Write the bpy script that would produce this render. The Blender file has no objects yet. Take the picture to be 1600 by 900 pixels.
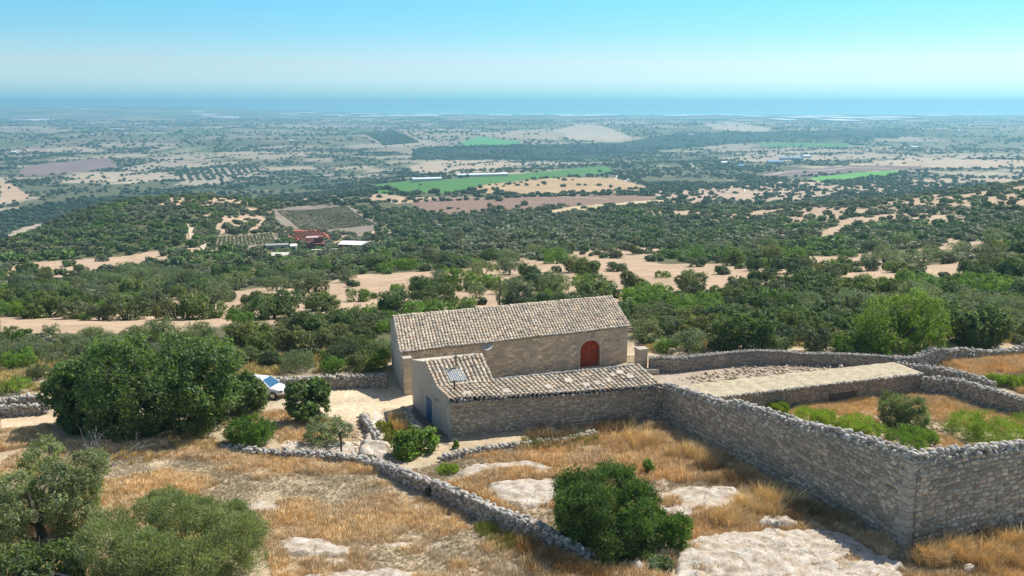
import bpy, bmesh, math, random
import numpy as np
from mathutils import Vector
R = math.radians
C = bpy.context.scene.collection
# ---------------------------------------------------------------- camera, sky, sun, exposure
CAMZ = 23.0; FPX = 1400.0; PITCH = R(11.9)
cam = bpy.data.cameras.new('camera'); camo = bpy.data.objects.new('camera', cam); C.objects.link(camo)
camo.location = (0, 0, CAMZ); camo.rotation_euler = (math.pi/2 - PITCH, 0, 0)
cam.sensor_width = 36; cam.lens = 36*FPX/1600; cam.clip_start = 0.5; cam.clip_end = 150000
bpy.context.scene.camera = camo
SUN_EL = R(52); SUN_AZ = math.atan2(0.72, 0.70)      # azimuth east of north (+y): back right
W = bpy.data.worlds.new('World'); bpy.context.scene.world = W; W.use_nodes = True
nt = W.node_tree; nt.nodes.clear()
out = nt.nodes.new('ShaderNodeOutputWorld'); bg = nt.nodes.new('ShaderNodeBackground')
sky = nt.nodes.new('ShaderNodeTexSky'); sky.sky_type = 'NISHITA'; sky.sun_disc = False
sky.sun_elevation = SUN_EL; sky.sun_rotation = SUN_AZ; sky.altitude = 300; sky.air_density = 1.0; sky.dust_density = 0.6; sky.ozone_density = 2.0
tc = nt.nodes.new('ShaderNodeTexCoord'); sp = nt.nodes.new('ShaderNodeSeparateXYZ')
rmp = nt.nodes.new('ShaderNodeValToRGB'); mx = nt.nodes.new('ShaderNodeMixRGB'); mx.blend_type = 'MULTIPLY'; mx.inputs[0].default_value = 1
nt.links.new(tc.outputs['Generated'], sp.inputs[0])
mr = nt.nodes.new('ShaderNodeMapRange'); mr.inputs[1].default_value = -0.02; mr.inputs[2].default_value = 0.18
nt.links.new(sp.outputs[2], mr.inputs[0]); nt.links.new(mr.outputs[0], rmp.inputs[0])
SKYR = [(0.0, (0.37, 0.83, 1.33)), (0.112, (0.37, 0.83, 1.35)), (0.150, (0.46, 0.85, 1.28)), (0.20, (0.57, 0.87, 1.22)), (0.287, (0.633, 0.826, 1.05)), (0.453, (0.456, 0.81, 1.0)), (0.583, (0.40, 0.833, 1.0)), (0.75, (.5, .82, .95)), (1.0, (1.0, 0.97, 0.90))]
while len(rmp.color_ramp.elements) < len(SKYR): rmp.color_ramp.elements.new(0.5)
for e, (p, c) in zip(rmp.color_ramp.elements, SKYR): e.position = p; e.color = (*c, 1)
nt.links.new(sky.outputs[0], mx.inputs[1]); nt.links.new(rmp.outputs[0], mx.inputs[2])
nt.links.new(mx.outputs[0], bg.inputs[0]); bg.inputs[1].default_value = 0.10
nt.links.new(bg.outputs[0], out.inputs[0])
sl = bpy.data.lights.new('sun', 'SUN'); sl.energy = 4.2; sl.angle = R(0.53); sl.color = (1.0, 0.95, 0.87)
so = bpy.data.objects.new('sun', sl); C.objects.link(so)
sdir = Vector((math.sin(SUN_AZ)*math.cos(SUN_EL), math.cos(SUN_AZ)*math.cos(SUN_EL), math.sin(SUN_EL)))
so.rotation_euler = sdir.to_track_quat('Z', 'Y').to_euler(); so.location = (60, 60, 90)
vs = bpy.context.scene.view_settings; vs.view_transform = 'Standard'; vs.look = 'None'; vs.exposure = 0.55; vs.gamma = 1

# ---------------------------------------------------------------- numeric helpers
rng = np.random.default_rng(7); random.seed(7)
def vnoise(x, y, seed=0):
    """value noise on arrays"""
    xi = np.floor(x).astype(np.int64); yi = np.floor(y).astype(np.int64)
    fx = x-xi; fy = y-yi; fx = fx*fx*(3-2*fx); fy = fy*fy*(3-2*fy)
    def h(a, b):
        n = (a*374761393 + b*668265263 + seed*1442695041) & 0x7fffffff
        n = ((n ^ (n >> 13))*1274126177) & 0x7fffffff
        n = n ^ (n >> 16)
        return (n & 0xffff)/65535.0
    return (h(xi, yi)*(1-fx)+h(xi+1, yi)*fx)*(1-fy)+(h(xi, yi+1)*(1-fx)+h(xi+1, yi+1)*fx)*fy
def fbm(x, y, o=4, seed=0):
    s = 0; a = 0.5; t = 0
    for i in range(o):
        s = s+a*vnoise(x*2**i, y*2**i, seed+i); t += a; a *= 0.5
    return s/t
def cellh(x, y, seed=0):
    a = np.floor(x).astype(np.int64); b = np.floor(y).astype(np.int64)
    n = (a*374761393 + b*668265263 + seed*1442695041) & 0x7fffffff
    n = ((n ^ (n >> 13))*1274126177) & 0x7fffffff
    return ((n ^ (n >> 16)) & 0xffff)/65535.0
SP, CP = math.sin(PITCH), math.cos(PITCH)
def slope_of(py):            # drop per metre of northward distance for an image row of the survey photo
    w = (450-py)/FPX
    return (SP-w*CP)/(CP+w*SP)
def project(x, y, z):
    d = y*CP+(CAMZ-z)*SP
    return 800+FPX*x/d, 450+FPX*((CAMZ-z)*CP-y*SP)/d
# ---------------------------------------------------------------- terrain heights
YS = [100, 140, 190, 240, 300, 350, 420, 480, 560, 600, 650, 700, 850, 1000, 1200, 1400, 1700, 2000, 2500, 3200, 4500, 6500, 8500, 10000, 12500]
TAB = {   # metres below the camera, per column of view and distance
 -200:[25.5, 34, 42, 50, 57, 62, 74, 90, 108, 112, 114, 116, 118, 121, 125, 129, 138, 147, 138, 138, 139, 145, 128, 100, 74],
 0:   [25.5, 33, 42, 49, 56, 59, 65, 76, 92, 100, 108, 112, 117, 120, 124, 129, 138, 147, 138, 138, 139, 145, 128, 104, 76],
 150: [25.5, 32.5, 41, 48.5, 56, 58, 58.5, 58, 62, 74, 88, 100, 116, 120, 124, 129, 138, 146, 138, 138, 139, 145, 128, 106, 80],
 300: [25.5, 32, 40, 48, 55, 57, 58, 57.5, 59, 61, 70, 86, 108, 118, 123, 128, 137, 145, 138, 137, 138, 145, 134, 120, 96],
 500: [25.5, 31.5, 38.5, 45, 55, 62, 70, 74, 73, 73, 74, 75.5, 90, 108, 125, 135, 140, 143, 137, 136, 137, 142, 146, 150, 160],
 650: [25.5, 31, 37, 42.5, 50, 56, 66, 72, 75.5, 77, 78.5, 80, 84, 92, 102, 117, 134, 140, 134, 128, 134, 138, 150, 162, 172],
 800: [25.5, 30.5, 36, 41, 48, 54, 61, 65, 69, 71, 74, 77, 85, 92, 101, 106, 134, 141, 135, 127, 132, 137, 150, 164, 175],
 1000:[25.5, 30, 35.5, 41, 48, 54, 60, 64, 68, 71, 75, 79, 88, 98, 107, 115, 122, 134, 141, 128, 130, 136, 150, 166, 175],
 1200:[25.5, 29.5, 35, 40, 47, 53, 60, 64, 68, 71.5, 77, 82, 91, 97, 105, 112, 119, 124, 132, 129, 127, 138, 150, 166, 175],
 1400:[25.5, 28.5, 35, 41, 48, 53, 57, 59, 62, 66, 73, 80, 90, 97, 105, 112, 119, 124, 132, 129, 126, 138, 150, 166, 175],
 1600:[25.5, 27, 32, 36, 41, 44, 46, 47.5, 51, 54, 62, 73, 88, 97, 105, 112, 118, 123, 131, 130, 126, 138, 150, 166, 175],
 1800:[25.5, 26, 30, 33, 37, 39, 41, 42, 45, 48, 56, 68, 87, 97, 105, 112, 118, 123, 131, 130, 126, 138, 150, 166, 175]}
TA = np.array([(p-800)/FPX for p in TAB]); TD = np.array([TAB[p] for p in TAB], float); TLY = np.log(np.array(YS, float))
# resample the table smoothly: cubic-ish in log distance, smooth across columns
LG = np.linspace(math.log(90), math.log(13000), 420); AG = np.linspace(-1.1, 1.1, 260)
_t = np.array([np.interp(LG, TLY, row) for row in TD])
k = np.exp(-0.5*(np.arange(-9, 10)/3.2)**2); k /= k.sum()
_t = np.array([np.convolve(np.pad(r, 9, mode='edge'), k, 'valid') for r in _t])
_t2 = np.array([np.interp(AG, TA, _t[:, j]) for j in range(len(LG))]).T
k = np.exp(-0.5*(np.arange(-8, 9)/3.5)**2); k /= k.sum()
TG = np.array([np.convolve(np.pad(_t2[:, j], 8, mode='edge'), k, 'valid') for j in range(len(LG))]).T   # [a, logy]
def ground(x, y):
    x = np.asarray(x, float); y = np.asarray(y, float)
    a = np.clip(x/np.maximum(y, 1), -1.09, 1.09); ly = np.log(np.clip(y, 91, 12900))
    fa = (a+1.1)/2.2*(len(AG)-1); fl = (ly-LG[0])/(LG[-1]-LG[0])*(len(LG)-1)
    ia = np.clip(np.floor(fa).astype(int), 0, len(AG)-2); il = np.clip(np.floor(fl).astype(int), 0, len(LG)-2)
    ua = fa-ia; ul = fl-il
    far = CAMZ-((TG[ia, il]*(1-ul)+TG[ia, il+1]*ul)*(1-ua)+(TG[ia+1, il]*(1-ul)+TG[ia+1, il+1]*ul)*ua)
    far = far+(fbm(x/60, y/60, 4, 11)-0.5)*np.clip((y-110)/60, 0, 1)*3.0
    far = far+(fbm(x/420, y/420, 4, 21)-0.5)*np.clip((y-600)/1500, 0, 1)*26*np.clip((11500-y)/3000, 0.2, 1)
    near = 0.07*np.clip(62-y, 0, 60)+(fbm(x/5, y/5, 3, 3)-0.5)*0.35*np.clip((70-y)/10, 0, 1)
    t = np.clip((y-84)/22, 0, 1); t = t*t*(3-2*t)
    return near*(1-t)+far*t
def gz(x, y): return float(ground(np.array([x]), np.array([y]))[0])
def hit(px, py, z=None):
    """where the line of sight of a survey point meets the ground (or the level z)"""
    u = (px-800)/FPX; w = (450-py)/FPX
    dx, dy, dz = u, CP+w*SP, -SP+w*CP
    if z is not None:
        t = (z-CAMZ)/dz; return Vector((dx*t, dy*t, z))
    ts = np.exp(np.linspace(math.log(25), math.log(13000), 2600))
    d = CAMZ+dz*ts-ground(dx*ts, dy*ts)
    i = int(np.argmax(d < 0)) if (d < 0).any() else len(ts)-1
    if i > 0 and d[i] < 0:
        f = d[i-1]/(d[i-1]-d[i]); t = ts[i-1]+(ts[i]-ts[i-1])*f
    else: t = ts[i]
    return Vector((dx*t, dy*t, gz(dx*t, dy*t)))
def zat(x, y, py):           # height at which a vertical over (x, y) reaches image row py
    w = (450-py)/FPX
    return CAMZ+y*(-SP+w*CP)/(CP+w*SP)
# ---------------------------------------------------------------- mesh helpers
def link(o, parent=None):
    C.objects.link(o)
    if parent is not None: o.parent = parent
    return o
def mk(name, V, F, mat, parent=None, col=None, smooth=False, vcol=None):
    V = np.asarray(V, np.float32).reshape(-1, 3); F = np.asarray(F, np.int32)
    me = bpy.data.meshes.new(name)
    me.vertices.add(len(V)); me.vertices.foreach_set('co', V.ravel())
    me.loops.add(F.size); me.loops.foreach_set('vertex_index', F.ravel())
    me.polygons.add(len(F)); me.polygons.foreach_set('loop_start', np.arange(len(F), dtype=np.int32)*F.shape[1])
    if smooth: me.polygons.foreach_set('use_smooth', np.ones(len(F), bool))
    if col is not None:
        a = me.attributes.new('tint', 'FLOAT_COLOR', 'FACE')
        c = np.ones((len(F), 4), np.float32); c[:, :3] = col; a.data.foreach_set('color', c.ravel())
    if vcol is not None:
        a = me.attributes.new('tint', 'FLOAT_COLOR', 'POINT')
        c = np.ones((len(V), 4), np.float32); c[:, :3] = vcol; a.data.foreach_set('color', c.ravel())
    me.update(calc_edges=True); me.validate()
    me.materials.append(mat)
    o = bpy.data.objects.new(name, me)
    if parent is False: return o
    return link(o, parent)
def tag(o, label=None, cat=None, group=None, kind=None):
    if label: o['label'] = label
    if cat: o['category'] = cat
    if group: o['group'] = group
    if kind: o['kind'] = kind
    return o
def thing(name, label, cat, loc=(0, 0, 0), rz=0, group=None):
    o = bpy.data.objects.new(name, None); o.empty_display_size = 0.3; C.objects.link(o)
    o.location = loc; o.rotation_euler = (0, 0, rz); return tag(o, label, cat, group)
def local(o, V):             # world points into the frame of an unrotated empty
    return np.asarray(V, float)-np.array(o.location)
class MB:
    """polygon soup collector -> one mesh"""
    def __init__(s): s.v = []; s.f = []; s.c = []
    def poly(s, pts, c=(1, 1, 1)):
        n = len(s.v); s.v += [tuple(p) for p in pts]; s.f.append(tuple(range(n, n+len(pts)))); s.c.append(c)
    def box(s, c, d, rz=0, tint=(1, 1, 1)):
        cx, cy, cz = c; dx, dy, dz = d[0]/2, d[1]/2, d[2]/2; cs, sn = math.cos(rz), math.sin(rz)
        P = []
        for sz in (-1, 1):
            for sx, sy in ((-1, -1), (1, -1), (1, 1), (-1, 1)):
                P.append((cx+sx*dx*cs-sy*dy*sn, cy+sx*dx*sn+sy*dy*cs, cz+sz*dz))
        s.hexa(P, tint)
    def hexa(s, P, tint=(1, 1, 1)):
        n = len(s.v); s.v += [tuple(p) for p in P]
        for f in ((3, 2, 1, 0), (4, 5, 6, 7), (0, 1, 5, 4), (1, 2, 6, 5), (2, 3, 7, 6), (3, 0, 4, 7)):
            s.f.append(tuple(n+i for i in f)); s.c.append(tint)
    def tube(s, pts, rad, seg=7, tint=(1, 1, 1), caps=True):
        pts = [Vector(p) for p in pts]
        if not hasattr(rad, '__len__'): rad = [rad]*len(pts)
        rings = []
        for i, p in enumerate(pts):
            d = (pts[min(i+1, len(pts)-1)]-pts[max(i-1, 0)]).normalized()
            u = d.cross(Vector((0, 0, 1)) if abs(d.z) < .9 else Vector((1, 0, 0))).normalized(); v = d.cross(u)
            n = len(s.v); rings.append(n)
            for k in range(seg):
                a = 2*math.pi*k/seg; s.v.append(tuple(p+(u*math.cos(a)+v*math.sin(a))*rad[i]))
        for i in range(len(pts)-1):
            for k in range(seg):
                s.f.append((rings[i]+k, rings[i]+(k+1) % seg, rings[i+1]+(k+1) % seg, rings[i+1]+k)); s.c.append(tint)
        if caps:
            s.f.append(tuple(rings[0]+k for k in range(seg))); s.c.append(tint)
            s.f.append(tuple(rings[-1]+k for k in reversed(range(seg)))); s.c.append(tint)
    def build(s, name, mat, parent=None, smooth=False, bevel=0, off=(0, 0, 0)):
        me = bpy.data.meshes.new(name)
        ox, oy, oz = off
        me.from_pydata([(a-ox, b-oy, c-oz) for a, b, c in s.v], [], s.f)
        at = me.attributes.new('tint', 'FLOAT_COLOR', 'FACE')
        cc = np.ones((len(s.f), 4), np.float32); cc[:, :3] = np.array(s.c).reshape(-1, 3); at.data.foreach_set('color', cc.ravel())
        bm = bmesh.new(); bm.from_mesh(me); bmesh.ops.recalc_face_normals(bm, faces=bm.faces); bm.to_mesh(me); bm.free()
        if smooth: me.polygons.foreach_set('use_smooth', [True]*len(me.polygons))
        me.materials.append(mat)
        o = bpy.data.objects.new(name, me)
        if bevel:
            m = o.modifiers.new('bevel', 'BEVEL'); m.width = bevel; m.segments = 2; m.limit_method = 'ANGLE'
        return link(o, parent)
# ---------------------------------------------------------------- materials
MATS = {}
def nodes(name):
    m = bpy.data.materials.new(name); m.use_nodes = True; t = m.node_tree; t.nodes.clear()
    MATS[name] = m
    return m, t
def N(t, typ, **kw):
    n = t.nodes.new('ShaderNode'+typ)
    for k, v in kw.items():
        if k.startswith('i_'):
            key = k[2:]; key = int(key) if key.isdigit() else key
            n.inputs[key].default_value = v
        else: setattr(n, k, v)
    return n
def noise(t, scale, detail=4, rough=.6, coord=None, dim='3D'):
    n = N(t, 'TexNoise', i_Scale=scale, i_Detail=detail, i_Roughness=rough)
    if coord is not None: t.links.new(coord, n.inputs['Vector'])
    return n.outputs[0]
def ramp(t, fac, stops):
    r = N(t, 'ValToRGB'); e = r.color_ramp.elements
    while len(e) < len(stops): e.new(.5)
    for a, (p, c) in zip(e, stops):
        a.position = p; a.color = (*c, 1) if len(c) == 3 else c
    t.links.new(fac, r.inputs[0]); return r.outputs[0]
def mul(t, a, b, fac=1.0, mode='MULTIPLY'):
    m = N(t, 'MixRGB', blend_type=mode); m.inputs[0].default_value = fac if not hasattr(fac, 'links') else 1
    if hasattr(fac, 'links'): t.links.new(fac, m.inputs[0])
    for i, s in ((1, a), (2, b)):
        if hasattr(s, 'links'): t.links.new(s, m.inputs[i])
        else: m.inputs[i].default_value = (*s, 1)
    return m.outputs[0]
def finish(t, col, rough=.9, bump=None, strength=.3, dist=.05, spec=.25, metal=0):
    p = N(t, 'BsdfPrincipled'); o = N(t, 'OutputMaterial')
    if hasattr(col, 'links'): t.links.new(col, p.inputs['Base Color'])
    else: p.inputs['Base Color'].default_value = (*col, 1)
    p.inputs['Roughness'].default_value = rough; p.inputs['Specular IOR Level'].default_value = spec; p.inputs['Metallic'].default_value = metal
    if bump is not None:
        b = N(t, 'Bump', i_Strength=strength, i_Distance=dist); t.links.new(bump, b.inputs['Height']); t.links.new(b.outputs[0], p.inputs['Normal'])
    t.links.new(p.outputs[0], o.inputs[0]); return p
def attr(t): return N(t, 'Attribute', attribute_name='tint').outputs[0]
def pos(t): return N(t, 'NewGeometry').outputs['Position']
def g(v): return (v, v, v)
def m_plain(name, col, rough=.6, spec=.4, metal=0, var=.12, scale=3):
    m, t = nodes(name); n = noise(t, scale, 4, .6, N(t, 'TexCoord').outputs['Object'])
    finish(t, mul(t, col, ramp(t, n, [(.3, g(1-var)), (.7, g(1+var))])), rough, spec=spec, metal=metal); return m
def m_tint(name, col, rough=.85, nscale=8, var=.25, bump=.3, bdist=.03, spec=.2):
    m, t = nodes(name); co = N(t, 'TexCoord').outputs['Object']; n = noise(t, nscale, 6, .65, co)
    c = mul(t, mul(t, col, attr(t)), ramp(t, n, [(.25, g(1-var)), (.75, g(1+var))]))
    finish(t, c, rough, n, bump, bdist, spec); return m
def m_leaf(name, col, trans=.3, var=.35, spec=.3, rough=.55):
    m, t = nodes(name); oi = N(t, 'ObjectInfo')
    r = ramp(t, oi.outputs['Random'], [(0, (1-var, 1-var*.8, 1-var*.2)), (.5, g(1)), (1, (1+var*.9, 1+var*.5, 1-var*.3))])
    c = mul(t, mul(t, col, attr(t)), r)
    p = N(t, 'BsdfPrincipled', i_Roughness=rough); p.inputs['Specular IOR Level'].default_value = spec
    tr = N(t, 'BsdfTranslucent'); mix = N(t, 'MixShader'); mix.inputs[0].default_value = trans; o = N(t, 'OutputMaterial')
    t.links.new(c, p.inputs['Base Color']); t.links.new(mul(t, c, (1.25, 1.35, .6)), tr.inputs['Color'])
    t.links.new(p.outputs[0], mix.inputs[1]); t.links.new(tr.outputs[0], mix.inputs[2]); t.links.new(mix.outputs[0], o.inputs[0]); return m
# ground: cover colour per vertex (what grows or is ploughed there), broken up by noise
m, t = nodes('ground'); P = pos(t)
c = attr(t)
n1 = noise(t, .35, 8, .7, P); n2 = noise(t, 3.0, 6, .7, P); n3 = noise(t, .02, 8, .75, P)
c = mul(t, c, ramp(t, n1, [(.25, g(.72)), (.5, g(1)), (.78, g(1.28))]))
c = mul(t, c, ramp(t, n2, [(.28, (.66, .62, .58)), (.5, g(1)), (.75, g(1.2))]))
c = mul(t, c, ramp(t, n3, [(.3, g(.85)), (.7, g(1.15))]))
finish(t, c, .95, n2, .6, .12, .1); M_GROUND = MATS['ground']
# rubble masonry
def m_masonry(name, base, mortar, scale=3.2, contrast=.4, zs=1.5, bump=.8, edge=.10):
    m, t = nodes(name); P = pos(t)
    mp = N(t, 'Mapping'); mp.inputs['Scale'].default_value = (1, 1, zs); t.links.new(P, mp.inputs[0])
    wob = N(t, 'TexNoise', i_Scale=2.2, i_Detail=3); t.links.new(mp.outputs[0], wob.inputs[0])
    ad = N(t, 'VectorMath', operation='MULTIPLY_ADD'); t.links.new(wob.outputs[1], ad.inputs[0]); ad.inputs[1].default_value = (.22,)*3; t.links.new(mp.outputs[0], ad.inputs[2])
    ve = N(t, 'TexVoronoi', feature='DISTANCE_TO_EDGE', i_Scale=scale); vc = N(t, 'TexVoronoi', feature='F1', i_Scale=scale)
    for v in (ve, vc): t.links.new(ad.outputs[0], v.inputs['Vector'])
    sep = N(t, 'SeparateColor'); t.links.new(vc.outputs['Color'], sep.inputs[0])
    st = mul(t, base, ramp(t, sep.outputs[0], [(0, g(1-contrast)), (.5, g(1)), (1, (1+contrast*1.05, 1+contrast, 1+contrast*.8))]))
    st = mul(t, st, ramp(t, noise(t, 14, 5, .7, P), [(.3, g(.72)), (.7, g(1.25))]))
    st = mul(t, st, ramp(t, noise(t, .45, 5, .6, P), [(.3, (.72, .74, .78)), (.7, (1.18, 1.12, 1.0))]))
    col = mul(t, mortar, st, ramp(t, ve.outputs['Distance'], [(edge*.25, g(0)), (edge, g(1))]), 'MIX')
    hgt = mul(t, ramp(t, ve.outputs['Distance'], [(0, g(0)), (edge*1.6, g(.8)), (.4, g(1))]), ramp(t, noise(t, 9, 5, .7, P), [(.2, g(.55)), (.8, g(1))]))
    finish(t, col, .92, hgt, bump, .08, .15); return m
M_WALL = m_masonry('rubble_masonry', (.47, .405, .335), (.30, .26, .215), 2.5, .24)
M_HOUSE = m_masonry('house_masonry', (.56, .48, .38), (.42, .36, .28), 2.0, .30, 1.7, .7, .07)
M_DARKWALL = m_masonry('weathered_masonry', (.38, .335, .285), (.20, .175, .15), 3.6, .3)
M_STONE = m_tint('limestone_rubble', (.47, .445, .405), .95, 7, .38, .8, .05)
M_SLAB = None
m, t = nodes('bare_limestone'); P = pos(t)
n = noise(t, 1.6, 9, .72, P); n2 = noise(t, 9, 6, .7, P)
c = ramp(t, n, [(.26, (.26, .19, .12)), (.45, (.44, .36, .27)), (.56, (.58, .52, .44)), (.78, (.67, .63, .56))])
c = mul(t, c, ramp(t, n2, [(.28, (.6, .55, .5)), (.5, g(1)), (.8, g(1.1))]))
vk = N(t, 'TexVoronoi', feature='DISTANCE_TO_EDGE', i_Scale=.42); wv = N(t, 'TexNoise', i_Scale=1.3, i_Detail=5); t.links.new(P, wv.inputs[0])
va = N(t, 'VectorMath', operation='MULTIPLY_ADD'); t.links.new(wv.outputs[1], va.inputs[0]); va.inputs[1].default_value = (1.1,)*3; t.links.new(P, va.inputs[2]); t.links.new(va.outputs[0], vk.inputs['Vector'])
crk = ramp(t, vk.outputs['Distance'], [(0, g(.5)), (.018, g(1))]); c = mul(t, c, crk)
M_SLAB = m; finish(t, c, .95, mul(t, mul(t, n2, n), crk), .7, .14, .1)
m, t = nodes('plaster'); P = pos(t)
mp = N(t, 'Mapping'); mp.inputs['Scale'].default_value = (3, 3, .5); t.links.new(P, mp.inputs[0])
c = mul(t, (.56, .50, .42), ramp(t, noise(t, 1.4, 7, .7, mp.outputs[0]), [(.28, (.70, .70, .72)), (.55, g(1)), (.8, g(1.15))]))
c = mul(t, c, ramp(t, noise(t, 8, 6, .7, P), [(.3, g(.88)), (.7, g(1.08))]))
M_PLASTER = m; finish(t, c, .9, noise(t, 8, 6, .7, P), .3, .03, .15)
M_TILE = m_tint('clay_tile', (.56, .49, .395), .9, 11, .26, .5, .02)
M_BARK = m_tint('bark', (.10, .085, .07), .95, 9, .3, .6, .03)
M_DEAD = m_tint('dead_wood', (.26, .245, .24), .95, 9, .25, .4, .02)
M_CAROB = m_leaf('carob_leaf', (.120, .170, .062), .42)
M_OLIVE = m_leaf('olive_leaf', (.20, .245, .135), .4, .2)
M_LENTISK = m_leaf('lentisk_leaf', (.14, .235, .045), .45, .3)
M_FIG = m_leaf('broad_leaf', (.17, .26, .055), .5, .1)
M_SCRUB = m_leaf('scrub_leaf', (.15, .172, .085), .4)
M_GREAT = m_leaf('great_tree_leaf', (.135, .200, .068), .42, .0)
M_DOME = m_leaf('mastic_dome_leaf', (.19, .275, .042), .35, .0)
M_FARLEAF = m_leaf('distant_leaf', (.108, .140, .066), .25, .05)
M_GRASS = m_tint('dry_grass', (.72, .60, .41), .9, 2, .2, 0, .01, .1)
M_WEED = m_leaf('green_weed', (.22, .31, .05), .4, .15)
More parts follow.
